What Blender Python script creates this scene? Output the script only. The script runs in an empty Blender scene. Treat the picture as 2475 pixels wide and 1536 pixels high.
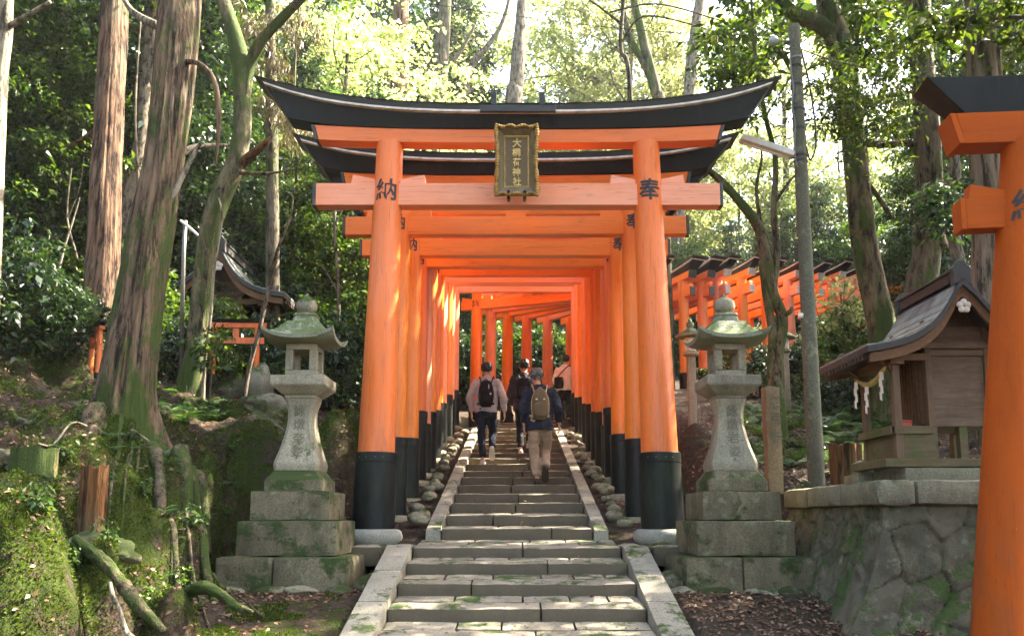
import bpy, bmesh, math, random
import numpy as np
from mathutils import Vector, Matrix, noise as mnoise

R = math.radians
scene = bpy.context.scene
COL = scene.collection
CAMZ = 1.35
FPX, PX0, PY0, PHI = 2000.0, 1230.0, 954.0, R(8.0)
CP, SP = math.cos(PHI), math.sin(PHI)
rnd = random.Random(7)
nrg = np.random.default_rng(11)

# ---------------------------------------------------------------- measuring
def ray(px, py):
    u = (px - PX0) / FPX
    v = (PY0 - py) / FPX
    return (u, CP - v * SP, SP + v * CP)
def W(px, py, d):
    """world point seen at photo pixel (px,py) standing d metres ahead"""
    a, b, c = ray(px, py)
    return Vector((a * d / b, d, CAMZ + c * d / b))
def dwidth(w, real, py):
    return FPX * ray(0, py)[1] * real / w
def ppm(d, py=1235):
    return FPX * ray(0, py)[1] / d

# ---------------------------------------------------------------- objects
def link(name, mesh, parent=None, m=None):
    o = bpy.data.objects.new(name, mesh)
    COL.objects.link(o)
    if parent is not None:
        o.parent = parent
    if m is not None and mesh is not None:
        mesh.materials.clear(); mesh.materials.append(m)
    return o
def tag(o, label=None, cat=None, group=None, kind=None):
    if label: o['label'] = label
    if cat: o['category'] = cat
    if group: o['group'] = group
    if kind: o['kind'] = kind
    return o
def thing(name, label, cat, loc=(0, 0, 0), rz=0.0, group=None, kind=None):
    o = bpy.data.objects.new(name, None)
    o.empty_display_size = 0.2
    COL.objects.link(o)
    o.location = loc
    o.rotation_euler = (0, 0, rz)
    return tag(o, label, cat, group, kind)
def copy_tree(o, parent=None):
    c = o.copy(); COL.objects.link(c)
    if parent is not None: c.parent = parent
    for ch in list(o.children): copy_tree(ch, c)
    return c
ORD = ['first', 'second', 'third', 'fourth', 'fifth', 'sixth', 'seventh', 'eighth', 'ninth', 'tenth', 'eleventh', 'twelfth', 'thirteenth',
       'fourteenth', 'fifteenth', 'sixteenth', 'seventeenth', 'eighteenth', 'nineteenth', 'twentieth', 'twenty-first', 'twenty-second',
       'twenty-third', 'twenty-fourth', 'twenty-fifth', 'twenty-sixth', 'twenty-seventh', 'twenty-eighth', 'twenty-ninth', 'thirtieth',
       'thirty-first', 'thirty-second', 'thirty-third', 'thirty-fourth', 'thirty-fifth', 'thirty-sixth']

# ---------------------------------------------------------------- mesh builder
class MB:
    def __init__(s):
        s.v = []; s.f = []
    def add(s, verts, faces):
        n = len(s.v)
        s.v.extend([tuple(p) for p in verts])
        s.f.extend([tuple(i + n for i in f) for f in faces])
        return s
    def box(s, x0, x1, y0, y1, z0, z1):
        return s.add([(x0,y0,z0),(x1,y0,z0),(x1,y1,z0),(x0,y1,z0),(x0,y0,z1),(x1,y0,z1),(x1,y1,z1),(x0,y1,z1)],
                     [(0,3,2,1),(4,5,6,7),(0,1,5,4),(1,2,6,5),(2,3,7,6),(3,0,4,7)])
    def hexa(s, p):          # 8 points: bottom 4 ccw, top 4 ccw
        return s.add(p, [(0,3,2,1),(4,5,6,7),(0,1,5,4),(1,2,6,5),(2,3,7,6),(3,0,4,7)])
    def rings(s, rings, cap=True, closed=True):
        n = len(rings[0]); base = len(s.v)
        for r in rings: s.v.extend([tuple(p) for p in r])
        for i in range(len(rings) - 1):
            for j in range(n if closed else n - 1):
                a = base + i * n + j; b = base + i * n + (j + 1) % n
                s.f.append((a, b, b + n, a + n))
        if cap and closed:
            s.f.append(tuple(base + j for j in reversed(range(n))))
            s.f.append(tuple(base + (len(rings) - 1) * n + j for j in range(n)))
        return s
    def lathe(s, prof, n=24, c=(0, 0, 0), sq=None):
        rings = []
        for r, z in prof:
            rings.append([(c[0] + r * math.cos(2*math.pi*j/n), c[1] + r * math.sin(2*math.pi*j/n), c[2] + z) for j in range(n)])
        return s.rings(rings)
    def squares(s, prof, c=(0, 0, 0), chf=0.0):
        """stack of square sections (half width, z)"""
        rings = []
        for h, z in prof:
            k = max(h - chf, h * .5)
            pts = [(-h,-k),(-k,-h),(k,-h),(h,-k),(h,k),(k,h),(-k,h),(-h,k)] if chf > 0 else [(-h,-h),(h,-h),(h,h),(-h,h)]
            rings.append([(c[0] + x, c[1] + y, c[2] + z) for x, y in pts])
        return s.rings(rings)
    def tube(s, pts, rad, n=10, flat=1.0, cap=True, nz=0.0, seed=0.0):
        pts = [Vector(p) for p in pts]
        if not hasattr(rad, '__len__'): rad = [rad] * len(pts)
        rings = []; up = None
        for i, p in enumerate(pts):
            t = (pts[min(i + 1, len(pts) - 1)] - pts[max(i - 1, 0)])
            if t.length < 1e-9: t = Vector((0, 0, 1))
            t.normalize()
            if up is None:
                up = Vector((0, 1, 0)) if abs(t.y) < .8 else Vector((1, 0, 0))
            a = t.cross(up)
            if a.length < 1e-6: a = t.cross(Vector((1, 0, 0)))
            a.normalize(); b = a.cross(t).normalized(); up = b
            ring = []
            for j in range(n):
                th = 2 * math.pi * j / n
                r = rad[i]
                if nz: r *= 1 + nz * mnoise.noise(Vector((math.cos(th) * 1.7, math.sin(th) * 1.7, i * .45 + seed)))
                ring.append(p + a * (r * math.cos(th)) + b * (r * flat * math.sin(th)))
            rings.append(ring)
        return s.rings(rings, cap)
    def prism(s, poly, y0, y1):   # polygon in xz, extruded along y
        n = len(poly)
        v = [(x, y0, z) for x, z in poly] + [(x, y1, z) for x, z in poly]
        f = [tuple(range(n)), tuple(reversed(range(n, 2 * n)))]
        f += [(j, j + n, (j + 1) % n + n, (j + 1) % n) for j in range(n)]
        return s.add(v, f)
    def mesh(s, name='m'):
        me = bpy.data.meshes.new(name)
        me.from_pydata(s.v, [], s.f)
        me.update()
        return me
    def build(s, name, m=None, parent=None, smooth=False, bevel=0.0, fix=True, autos=None):
        me = s.mesh(name)
        if fix:
            bm = bmesh.new(); bm.from_mesh(me)
            bmesh.ops.recalc_face_normals(bm, faces=bm.faces[:])
            bm.to_mesh(me); bm.free()
        if smooth:
            me.polygons.foreach_set('use_smooth', [True] * len(me.polygons))
            if autos: me.set_sharp_from_angle(angle=R(autos))
        o = link(name, me, parent, m)
        if bevel:
            b = o.modifiers.new('b', 'BEVEL'); b.width = bevel; b.segments = 2; b.limit_method = 'ANGLE'; b.angle_limit = R(40)
        return o

def split_build(mb, name, *a, **k):
    """one object per loose piece"""
    par = list(range(len(mb.v)))
    def fd(i):
        while par[i] != i: par[i] = par[par[i]]; i = par[i]
        return i
    for f in mb.f:
        for q in f[1:]: par[fd(q)] = fd(f[0])
    gr = {}
    for f in mb.f: gr.setdefault(fd(f[0]), []).append(f)
    out = []
    for fs in gr.values():
        ids = sorted({i for f in fs for i in f}); mp = {i: j for j, i in enumerate(ids)}
        out.append(MB().add([mb.v[i] for i in ids], [tuple(mp[i] for i in f) for f in fs]).build(name, *a, **k))
    return out
def spline(pts, n=6):
    """Catmull-Rom through points of any dimension"""
    P = [np.array(p, float) for p in pts]
    out = []
    for i in range(len(P) - 1):
        p0 = P[max(i-1, 0)]; p1 = P[i]; p2 = P[i+1]; p3 = P[min(i+2, len(P)-1)]
        for k in range(n):
            t = k / n
            out.append(.5 * ((2*p1) + (-p0+p2)*t + (2*p0-5*p1+4*p2-p3)*t*t + (-p0+3*p1-3*p2+p3)*t**3))
    out.append(P[-1])
    return out

def fast_mesh(name, V, F):
    """V (n,3), F (m,k) numpy"""
    me = bpy.data.meshes.new(name)
    V = np.ascontiguousarray(V, dtype=np.float32); F = np.ascontiguousarray(F, dtype=np.int32)
    m, k = F.shape
    me.vertices.add(len(V)); me.vertices.foreach_set('co', V.ravel())
    me.loops.add(m * k); me.loops.foreach_set('vertex_index', F.ravel())
    me.polygons.add(m); me.polygons.foreach_set('loop_start', np.arange(0, m * k, k, dtype=np.int32))
    try: me.polygons.foreach_set('loop_total', np.full(m, k, dtype=np.int32))
    except Exception: pass
    me.update(calc_edges=True); me.validate()
    return me

def remeshed(mb, voxel, smooth=4, disp=0.0, dscale=3.0, seed=0.0, ridge=0.0):
    """union of closed lofts as one continuous surface"""
    me = mb.mesh('tmp')
    bm = bmesh.new(); bm.from_mesh(me); bmesh.ops.recalc_face_normals(bm, faces=bm.faces[:]); bm.to_mesh(me); bm.free()
    o = bpy.data.objects.new('tmp', me); COL.objects.link(o)
    r = o.modifiers.new('r', 'REMESH'); r.mode = 'VOXEL'; r.voxel_size = voxel
    if smooth:
        sm = o.modifiers.new('s', 'SMOOTH'); sm.factor = .5; sm.iterations = smooth
    dg = bpy.context.evaluated_depsgraph_get()
    out = bpy.data.meshes.new_from_object(o.evaluated_get(dg))
    bpy.data.objects.remove(o); bpy.data.meshes.remove(me)
    if disp:
        n = len(out.vertices)
        co = np.empty(n * 3, np.float32); out.vertices.foreach_get('co', co); co = co.reshape(-1, 3)
        no = np.empty(n * 3, np.float32); out.vertices.foreach_get('normal', no); no = no.reshape(-1, 3)
        d = np.array([mnoise.fractal(Vector((float(c[0]) * dscale + seed, float(c[1]) * dscale, float(c[2]) * dscale)), 1.0, 2.0, 4) for c in co])
        co += no * (d[:, None] * disp)
        out.vertices.foreach_set('co', co.ravel())
    out.polygons.foreach_set('use_smooth', [True] * len(out.polygons))
    out.update()
    return out

def rough_block(name, m, parent, c8, seed=0.0, res=.05, amp=.012, rounding=.02):
    """stone block through 8 corners, subdivided, rounded and worn"""
    c8 = [np.array(p, float) for p in c8]
    L = [np.linalg.norm(c8[1]-c8[0]), np.linalg.norm(c8[3]-c8[0]), np.linalg.norm(c8[4]-c8[0])]
    n = [max(2, min(60, int(round(l / res)))) for l in L]
    ctr = sum(c8) / 8
    V = []; F = []; idx = {}
    def P(u, v, w):
        return ((1-w) * ((1-v)*((1-u)*c8[0]+u*c8[1]) + v*((1-u)*c8[3]+u*c8[2])) +
                w * ((1-v)*((1-u)*c8[4]+u*c8[5]) + v*((1-u)*c8[7]+u*c8[6])))
    def vid(i, j, k):
        key = (i, j, k)
        if key not in idx:
            u, v, w = i / n[0], j / n[1], k / n[2]
            e = [(i in (0, n[0])), (j in (0, n[1])), (k in (0, n[2]))]
            p = P(u, v, w)
            if sum(e) >= 2:
                q = P(.5 if not e[0] else u + (.5-u) * rounding / max(L[0]*.5, .01), .5 if False else (v if not e[1] else v + (.5-v) * rounding / max(L[1]*.5, .01)),
                      (w if not e[2] else w + (.5-w) * rounding / max(L[2]*.5, .01)))
                if not e[0]: q = P(u, v if not e[1] else v + (.5-v) * rounding / max(L[1]*.5, .01), w if not e[2] else w + (.5-w) * rounding / max(L[2]*.5, .01))
                p = q
            pv = Vector(p) * 3.1 + Vector((seed, seed * .7, 0))
            nv = mnoise.noise_vector(pv) * amp + mnoise.noise_vector(pv * 4.3) * (amp * .6)
            idx[key] = len(V); V.append(tuple(Vector(p) + nv))
        return idx[key]
    for i in range(n[0]):
        for j in range(n[1]):
            F.append((vid(i,j,0), vid(i,j+1,0), vid(i+1,j+1,0), vid(i+1,j,0)))
            F.append((vid(i,j,n[2]), vid(i+1,j,n[2]), vid(i+1,j+1,n[2]), vid(i,j+1,n[2])))
        for k in range(n[2]):
            F.append((vid(i,0,k), vid(i+1,0,k), vid(i+1,0,k+1), vid(i,0,k+1)))
            F.append((vid(i,n[1],k), vid(i,n[1],k+1), vid(i+1,n[1],k+1), vid(i+1,n[1],k)))
    for j in range(n[1]):
        for k in range(n[2]):
            F.append((vid(0,j,k), vid(0,j,k+1), vid(0,j+1,k+1), vid(0,j+1,k)))
            F.append((vid(n[0],j,k), vid(n[0],j+1,k), vid(n[0],j+1,k+1), vid(n[0],j,k+1)))
    me = bpy.data.meshes.new(name); me.from_pydata(V, [], F); me.update()
    me.polygons.foreach_set('use_smooth', [True] * len(me.polygons))
    me.set_sharp_from_angle(angle=R(50))
    return link(name, me, parent, m)

def box8(x0, x1, y0, y1, z0, z1):
    return [(x0,y0,z0),(x1,y0,z0),(x1,y1,z0),(x0,y1,z0),(x0,y0,z1),(x1,y0,z1),(x1,y1,z1),(x0,y1,z1)]

def boulder(seed, rx, ry, rz, sub=3, amp=.25, flat=0.0):
    bm = bmesh.new(); bmesh.ops.create_icosphere(bm, subdivisions=sub, radius=1.0)
    for v in bm.verts:
        p = v.co.copy()
        d = mnoise.fractal(p * 1.1 + Vector((seed * 3.7, seed, 0)), 1.0, 2.0, 4) * amp
        p = p * (1 + d)
        if flat and p.z < -flat: p.z = -flat + (p.z + flat) * .2
        v.co = Vector((p.x * rx, p.y * ry, p.z * rz))
    me = bpy.data.meshes.new('boulder'); bm.to_mesh(me); bm.free()
    me.polygons.foreach_set('use_smooth', [True] * len(me.polygons))
    return me

# ---------------------------------------------------------------- writing
def text_mesh(txt, size, bold=0.0, depth=0.0, vertical=False):
    cu = bpy.data.curves.new('t', 'FONT')
    cu.body = '\n'.join(txt) if vertical else txt
    cu.size = size; cu.align_x = 'CENTER'; cu.align_y = 'CENTER'
    cu.offset = bold; cu.extrude = depth; cu.space_line = 1.0
    cu.resolution_u = 3
    o = bpy.data.objects.new('t', cu); COL.objects.link(o)
    dg = bpy.context.evaluated_depsgraph_get(); dg.update()
    me = bpy.data.meshes.new_from_object(o.evaluated_get(dg))
    bpy.data.objects.remove(o)
    n = len(me.vertices)
    co = np.empty(n * 3, np.float32)
    if n:
        me.vertices.foreach_get('co', co); co = co.reshape(-1, 3)
        mid = (co.max(0) + co.min(0)) / 2
        co[:, 0] -= mid[0]; co[:, 1] -= mid[1]
        me.vertices.foreach_set('co', co.ravel())
    return me
def wrap_text(me, cx, zc, rad_at, off=.004):
    """lay xy text onto the camera-facing side of an upright round pillar"""
    bm = bmesh.new(); bm.from_mesh(me)
    xs = [v.co.x for v in bm.verts]
    x = min(xs)
    while x < max(xs):
        x += .012
        bmesh.ops.bisect_plane(bm, geom=bm.verts[:] + bm.edges[:] + bm.faces[:], plane_co=(x, 0, 0), plane_no=(1, 0, 0))
    for v in bm.verts:
        X, Z = v.co.x, v.co.y
        r = rad_at(zc + Z) + off
        th = max(-1.4, min(1.4, X / r))
        v.co = Vector((cx(zc + Z) + r * math.sin(th), -r * math.cos(th), zc + Z))
    bm.to_mesh(me); bm.free()
    return me
# ================================================================ materials
HOR = {}
class NT:
    def __init__(s, name):
        s.m = bpy.data.materials.new(name); s.m.use_nodes = True
        s.t = s.m.node_tree; s.t.nodes.clear()
        s.out = s.t.nodes.new('ShaderNodeOutputMaterial')
    def n(s, typ, ins=None, **kw):
        nd = s.t.nodes.new(typ)
        for k, v in kw.items(): setattr(nd, k, v)
        for k, v in (ins or {}).items():
            if isinstance(v, bpy.types.NodeSocket): s.t.links.new(v, nd.inputs[k])
            else:
                if hasattr(nd.inputs[k].default_value, '__len__') and not hasattr(v, '__len__'): v = (v,) * len(nd.inputs[k].default_value)
                if hasattr(v, '__len__') and len(v) == 3 and len(nd.inputs[k].default_value) == 4: v = (*v, 1)
                nd.inputs[k].default_value = v
        return nd
    def coords(s, scale=(1, 1, 1), rand=True):
        tc = s.n('ShaderNodeTexCoord').outputs['Object']
        if rand:
            oi = s.n('ShaderNodeObjectInfo').outputs['Random']
            off = s.n('ShaderNodeMath', {0: oi, 1: 37.0}, operation='MULTIPLY').outputs[0]
            tc = s.n('ShaderNodeVectorMath', {0: tc, 1: off}, operation='ADD').outputs[0]
        return s.n('ShaderNodeMapping', {'Vector': tc, 'Scale': scale}).outputs[0]
    def noise(s, vec, scale, detail=4, rough=.6, dist=0.0):
        return s.n('ShaderNodeTexNoise', {'Vector': vec, 'Scale': scale, 'Detail': detail, 'Roughness': rough, 'Distortion': dist}).outputs[0]
    def ramp(s, fac, stops):
        r = s.n('ShaderNodeValToRGB', {'Fac': fac}); cr = r.color_ramp
        while len(cr.elements) > 1: cr.elements.remove(cr.elements[-1])
        for i, (p, c) in enumerate(stops):
            e = cr.elements[0] if i == 0 else cr.elements.new(p)
            e.position = p
            if not hasattr(c, '__len__'): c = (c, c, c)
            e.color = (*c, 1)
        return r.outputs[0]
    def mix(s, f, a, b, mode='MIX'):
        nd = s.t.nodes.new('ShaderNodeMix'); nd.data_type = 'RGBA'; nd.blend_type = mode
        for k, v in ((0, f), (6, a), (7, b)):
            if isinstance(v, bpy.types.NodeSocket): s.t.links.new(v, nd.inputs[k])
            else:
                if k and len(v) == 3: v = (*v, 1)
                nd.inputs[k].default_value = v
        return nd.outputs[2]
    def math(s, op, a, b=0.0, clamp=False):
        return s.n('ShaderNodeMath', {0: a, 1: b}, operation=op, use_clamp=clamp).outputs[0]
    def bump(s, h, strength=.3, dist=.01, prev=None):
        ins = {'Height': h, 'Strength': strength, 'Distance': dist}
        if prev is not None: ins['Normal'] = prev
        return s.n('ShaderNodeBump', ins).outputs[0]
    def bsdf(s, col, rough=.6, spec=.5, normal=None, metal=0.0, coat=0.0, **kw):
        ins = {'Base Color': col, 'Roughness': rough, 'Specular IOR Level': spec, 'Metallic': metal, 'Coat Weight': coat}
        ins.update(kw)
        if normal is not None: ins['Normal'] = normal
        b = s.n('ShaderNodeBsdfPrincipled', ins)
        s.t.links.new(b.outputs[0], s.out.inputs[0])
        return b
    def upness(s):
        g = s.n('ShaderNodeNewGeometry').outputs['Normal']
        return s.n('ShaderNodeSeparateXYZ', {0: g}).outputs[2]

def m_vermilion(name, sat, faded, amt, rough=.38, spec=.5, hor=False):
    if not hor: HOR[name] = (name + '_beam', sat, faded, amt, rough, spec, True)
    st = lambda k: (k, 1, 1) if hor else (1, 1, k)
    t = NT(name); c = t.coords(st(.12))
    streak = t.noise(c, 9, 5, .65)
    big = t.noise(t.coords(st(.35)), 1.3, 4, .6)
    f = t.math('MULTIPLY', t.ramp(big, [(.35, 0), (.7, 1)]), amt)
    col = t.mix(f, sat, faded)
    col = t.mix(t.math('MULTIPLY', t.ramp(streak, [(.45, 0), (.75, 1)]), .45), col, tuple(x * .62 for x in sat))
    fine = t.noise(t.coords((1, 1, .6)), 60, 3, .7)
    col = t.mix(t.math('MULTIPLY', t.ramp(fine, [(.6, 0), (.72, 1)]), .25), col, tuple(min(1, x * 1.15 + .04) for x in faded))
    crack = t.ramp(t.noise(t.coords((.06, 2.2, 2.2) if hor else (2.2, 2.2, .06)), 11, 2, .5), [(.485, 0), (.5, 1), (.515, 0)])
    col = t.mix(t.math('MULTIPLY', crack, .42), col, (.16, .03, .01))
    tcz = t.n('ShaderNodeSeparateXYZ', {0: t.n('ShaderNodeTexCoord').outputs['Object']}).outputs[2]
    low = t.n('ShaderNodeMapRange', {0: tcz, 1: .75, 2: 1.5, 3: 1.0, 4: 0.0}).outputs[0]
    low = t.math('MULTIPLY', low, 0.0 if hor else 1.0)
    gr = t.ramp(t.noise(t.coords((1, 1, .3)), 7, 6, .75), [(.42, 0), (.68, 1)])
    col = t.mix(t.math('MULTIPLY', t.math('MULTIPLY', gr, low, True), .55), col, (.20, .07, .03))
    chip = t.ramp(t.noise(t.coords((1, 1, .7)), 24, 6, .8), [(.66, 0), (.69, 1)])
    col = t.mix(t.math('MULTIPLY', chip, .5), col, tuple(x * .5 + .18 for x in faded))
    nrm = t.bump(streak, .18, .01); nrm = t.bump(fine, .12, .003, nrm)
    t.bsdf(col, t.math('ADD', t.math('MULTIPLY', fine, .25), rough - .1), spec, nrm)
    return t.m
VERM = (.88, .165, .015); FADE = (.88, .32, .18)
m_verm = m_vermilion('vermilion_paint', VERM, FADE, .40)
m_verm_rich = m_vermilion('vermilion_paint_rich', (.90, .215, .014), (.88, .26, .06), .35, .36)
m_verm_pale = m_vermilion('vermilion_paint_faded', (.88, .27, .12), (.90, .42, .30), .8, .45)
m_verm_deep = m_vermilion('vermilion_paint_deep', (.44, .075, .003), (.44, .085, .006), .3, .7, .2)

for k_ in list(HOR): HOR[k_] = m_vermilion(*HOR[k_])
def m_simple(name, col, rough=.6, spec=.5, var=.25, scale=8, bump=.2, bscale=40, metal=0.0, stretch=(1, 1, 1), coat=0.0, col2=None):
    t = NT(name); c = t.coords(stretch)
    a = t.noise(c, scale, 5, .65)
    dark = tuple(x * (1 - var) for x in col); lite = tuple(min(1, x * (1 + var)) for x in (col2 or col))
    cc = t.mix(t.ramp(a, [(.3, 0), (.7, 1)]), dark, lite)
    h = t.noise(c, bscale, 4, .7)
    t.bsdf(cc, rough, spec, t.bump(h, bump, .006), metal, coat)
    return t.m
def m_black(name, algae):
    t = NT(name); c = t.coords((1, 1, .3))
    a = t.ramp(t.noise(c, 4, 5, .7), [(.48, 0), (.72, 1)])
    col = t.mix(t.math('MULTIPLY', a, algae), (.006, .0075, .009), (.026, .036, .018))
    s = t.ramp(t.noise(t.coords((2, 2, .05)), 8, 3, .5), [(.6, 0), (.7, 1)])
    col = t.mix(t.math('MULTIPLY', s, .35), col, (.035, .038, .038))
    t.bsdf(col, t.math('ADD', t.math('MULTIPLY', a, .3), .38), .22, t.bump(t.noise(c, 30, 4, .7), .12, .005))
    return t.m
m_black_paint = m_black('black_lacquer', .12)
m_black_sleeve = m_black('black_sleeve_paint', .9)
m_roofboard = m_simple('weathered_black_board', (.016, .018, .018), .5, .5, .5, 6, .3, 50, stretch=(.3, 1, 1), col2=(.03, .03, .028))
m_edge = m_simple('pale_metal_edge', (.62, .58, .52), .35, .5, .3, 9)
m_ink = m_simple('black_ink', (.012, .011, .012), .55)
m_endcap = m_simple('grey_end_cap', (.05, .05, .05), .55, .5, .4)
m_cap_pale = m_simple('pale_end_cap', (.55, .50, .44), .6, .5, .3)

def m_granite(name, base, moss=.4, dark=.35, mossc=(.05, .085, .018), rand=True, speck=70, riser=False, joint=False):
    t = NT(name); c = t.coords((1, 1, 1), rand)
    sp = t.noise(c, speck, 4, .75)
    col = t.mix(t.ramp(sp, [(.35, 0), (.65, 1)]), tuple(x * .62 for x in base), tuple(min(1, x * 1.35) for x in base))
    vor = t.n('ShaderNodeTexVoronoi', {'Vector': c, 'Scale': speck * 1.6}).outputs[0]
    col = t.mix(t.ramp(vor, [(.08, .55), (.2, 0)]), col, tuple(x * .35 for x in base))
    st = t.ramp(t.noise(t.coords((1, 1, .35), rand), 2.3, 6, .7), [(.42, 0), (.66, 1)])
    col = t.mix(t.math('MULTIPLY', st, dark), col, tuple(x * .28 for x in base))
    lich = t.ramp(t.noise(c, 6.5, 6, .75), [(.56, 0), (.63, 1)])
    col = t.mix(t.math('MULTIPLY', lich, .5), col, (.24, .25, .16))
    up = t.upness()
    mn = t.noise(c, 2.6, 6, .75)
    mk = t.math('ADD', mn, t.math('MULTIPLY', up, .16))
    if joint:      # soil and algae packed into the joints
        ja = t.n('ShaderNodeAttribute', attribute_name='joint').outputs['Fac']
        col = t.mix(t.ramp(ja, [(.1, 1), (.7, 0)]), col, (.022, .024, .012))
        tone = t.n('ShaderNodeAttribute', attribute_name='tone').outputs['Fac']
        col = t.mix(t.math('MULTIPLY', tone, .5), col, tuple(x * 1.7 for x in base))
    if riser:      # upright faces darkened: soil and algae, plus shade put into the colour
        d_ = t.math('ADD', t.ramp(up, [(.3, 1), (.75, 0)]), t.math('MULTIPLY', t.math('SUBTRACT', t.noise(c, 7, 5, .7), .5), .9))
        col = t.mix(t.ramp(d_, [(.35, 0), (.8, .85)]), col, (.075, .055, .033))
    mk = t.ramp(mk, [(.72 - moss * .3, 0), (.80 - moss * .3, 1)])
    fur = t.noise(c, 130, 3, .8)
    mc = t.mix(fur, tuple(x * .55 for x in mossc), tuple(x * 1.7 for x in mossc))
    col = t.mix(mk, col, mc)
    nrm = t.bump(sp, .35, .006); nrm = t.bump(t.math('MULTIPLY', fur, mk), .9, .02, nrm)
    nrm = t.bump(t.noise(c, 14, 5, .7), .3, .015, nrm)
    t.bsdf(col, .82, .35, nrm)
    return t.m
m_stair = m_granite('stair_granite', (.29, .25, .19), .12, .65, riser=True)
m_curb = m_granite('curb_granite', (.29, .26, .205), .14, .40)
m_lant = m_granite('lantern_granite', (.31, .275, .20), .36, .7)
m_lant_roof = m_granite('mossy_lantern_roof', (.25, .26, .19), .62, .3, (.085, .125, .045))
m_lant_base = m_granite('mossy_plinth', (.17, .14, .085), .62, .75, (.04, .065, .014))
m_river = m_granite('river_stone', (.24, .21, .145), .30, .35, speck=40)
m_pillarstone = m_granite('pillar_footing', (.27, .265, .225), .06, .25)
m_wallstone = m_granite('platform_stone', (.085, .075, .05), .56, .8, joint=True)
m_capstone = m_granite('platform_capstone', (.19, .175, .12), .30, .6)
m_boulder = m_granite('boulder', (.24, .24, .19), .45, .45)
m_mossrock = m_granite('mossy_rock', (.16, .14, .09), .62, .6, (.036, .054, .010))
m_carve = m_simple('carved_lettering', (.155, .145, .105), .9, .1)

def m_bark(name, c1, c2, mossamt, mossc=(.05, .08, .015), fiber=14, stretch=.09, red=0):
    t = NT(name)
    c = t.coords((1, 1, stretch), False)
    f1 = t.noise(c, fiber, 6, .7, .3)
    f2 = t.noise(t.coords((1, 1, stretch * 2.5), False), fiber * 3, 4, .7)
    col = t.mix(t.ramp(f1, [(.40, 0), (.60, 1)]), c1, c2)
    col = t.mix(t.math('MULTIPLY', t.ramp(t.math('ADD', f1, t.math('MULTIPLY', t.math('SUBTRACT', f2, .5), .35)), [(.40, 1), (.48, 0)]), .9), col, tuple(x * .25 for x in c1))
    g = t.ramp(t.noise(t.coords((1, 1, .4), False), 1.7, 5, .7), [(.5, 0), (.68, 1)])
    col = t.mix(t.math('MULTIPLY', g, .35), col, (.17, .18, .12))
    mn = t.noise(t.coords((1, 1, .35), False), 1.5, 6, .78)
    mk = t.ramp(mn, [(.66 - mossamt * .32, 0), (.74 - mossamt * .32, 1)])
    fur = t.noise(t.coords((1, 1, 1), False), 90, 3, .8)
    mc = t.mix(fur, tuple(x * .45 for x in mossc), tuple(x * 1.8 for x in mossc))
    col = t.mix(mk, col, mc)
    h = t.math('ADD', f1, t.math('MULTIPLY', f2, .4))
    nrm = t.bump(h, 1.0, .035); nrm = t.bump(t.math('MULTIPLY', fur, mk), .8, .03, nrm)
    t.bsdf(col, .88, .25, nrm)
    return t.m
m_cedar = m_bark('cedar_bark', (.06, .032, .020), (.20, .115, .072), .14)
m_cedar_moss = m_bark('mossy_cedar_bark', (.055, .034, .022), (.19, .125, .08), .58)
m_bark_moss = m_bark('mossy_grey_bark', (.055, .042, .026), (.17, .135, .078), .60, fiber=9, stretch=.3)
m_bark_grey = m_bark('grey_bark', (.07, .055, .04), (.21, .17, .125), .25, fiber=12, stretch=.3)
m_bark_dark = m_bark('dark_bark', (.06, .05, .035), (.16, .13, .09), .45, fiber=12, stretch=.2)
m_bark_pale = m_bark('pale_bark', (.16, .135, .10), (.36, .30, .23), .15, fiber=12, stretch=.2)
m_root = m_bark('root_bark', (.05, .038, .024), (.16, .12, .078), .62, fiber=10, stretch=1)
m_stump = m_bark('rotten_stump_wood', (.045, .02, .008), (.15, .065, .022), .2)
m_stump_top = m_bark('stump_top', (.11, .09, .04), (.2, .17, .08), .8, (.05, .08, .018))

def m_leaf(name, a, b, c, trans=.45, tcol=None, rough=.42, spec=.5):
    t = NT(name)
    ri = t.n('ShaderNodeNewGeometry').outputs['Random Per Island']
    oi = t.n('ShaderNodeObjectInfo').outputs['Random']
    col = t.ramp(ri, [(0, a), (.5, b), (1, c)])
    hsv = t.n('ShaderNodeHueSaturation', {'Color': col, 'Hue': t.math('ADD', t.math('MULTIPLY', oi, .03), .487),
                                         'Value': t.math('ADD', t.math('MULTIPLY', oi, .5), .78)}).outputs[0]
    b1 = t.n('ShaderNodeBsdfPrincipled', {'Base Color': hsv, 'Roughness': rough, 'Specular IOR Level': spec})
    tc = t.mix(1.0, hsv, tcol or (1.0, 1.0, .35), 'MULTIPLY')
    tc = t.n('ShaderNodeHueSaturation', {'Color': tc, 'Value': 1.6, 'Saturation': 1.0}).outputs[0]
    b2 = t.n('ShaderNodeBsdfTranslucent', {'Color': tc})
    mx = t.n('ShaderNodeMixShader', {0: trans, 1: b1.outputs[0], 2: b2.outputs[0]})
    t.t.links.new(mx.outputs[0], t.out.inputs[0])
    return t.m
m_leaf_dark = m_leaf('evergreen_leaves', (.010, .030, .020), (.022, .056, .030), (.055, .098, .034), .24, None, .34, .6)
m_leaf_mid = m_leaf('broadleaf_leaves', (.018, .042, .013), (.040, .080, .020), (.11, .16, .034), .40, None, .38)
m_leaf_lite = m_leaf('maple_leaves', (.15, .20, .07), (.25, .29, .12), (.40, .41, .20), .58, (1, 1, .85))
m_leaf_blue = m_leaf('needle_leaves', (.03, .07, .045), (.05, .10, .06), (.10, .16, .10), .3, (.8, 1, .6), .5)
m_leaf_fern = m_leaf('fern_fronds', (.02, .06, .02), (.04, .10, .028), (.12, .20, .06), .38)
m_leaf_droop = m_leaf('drooping_needles', (.05, .045, .018), (.085, .075, .028), (.16, .12, .06), .3, (1, .9, .5))
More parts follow.
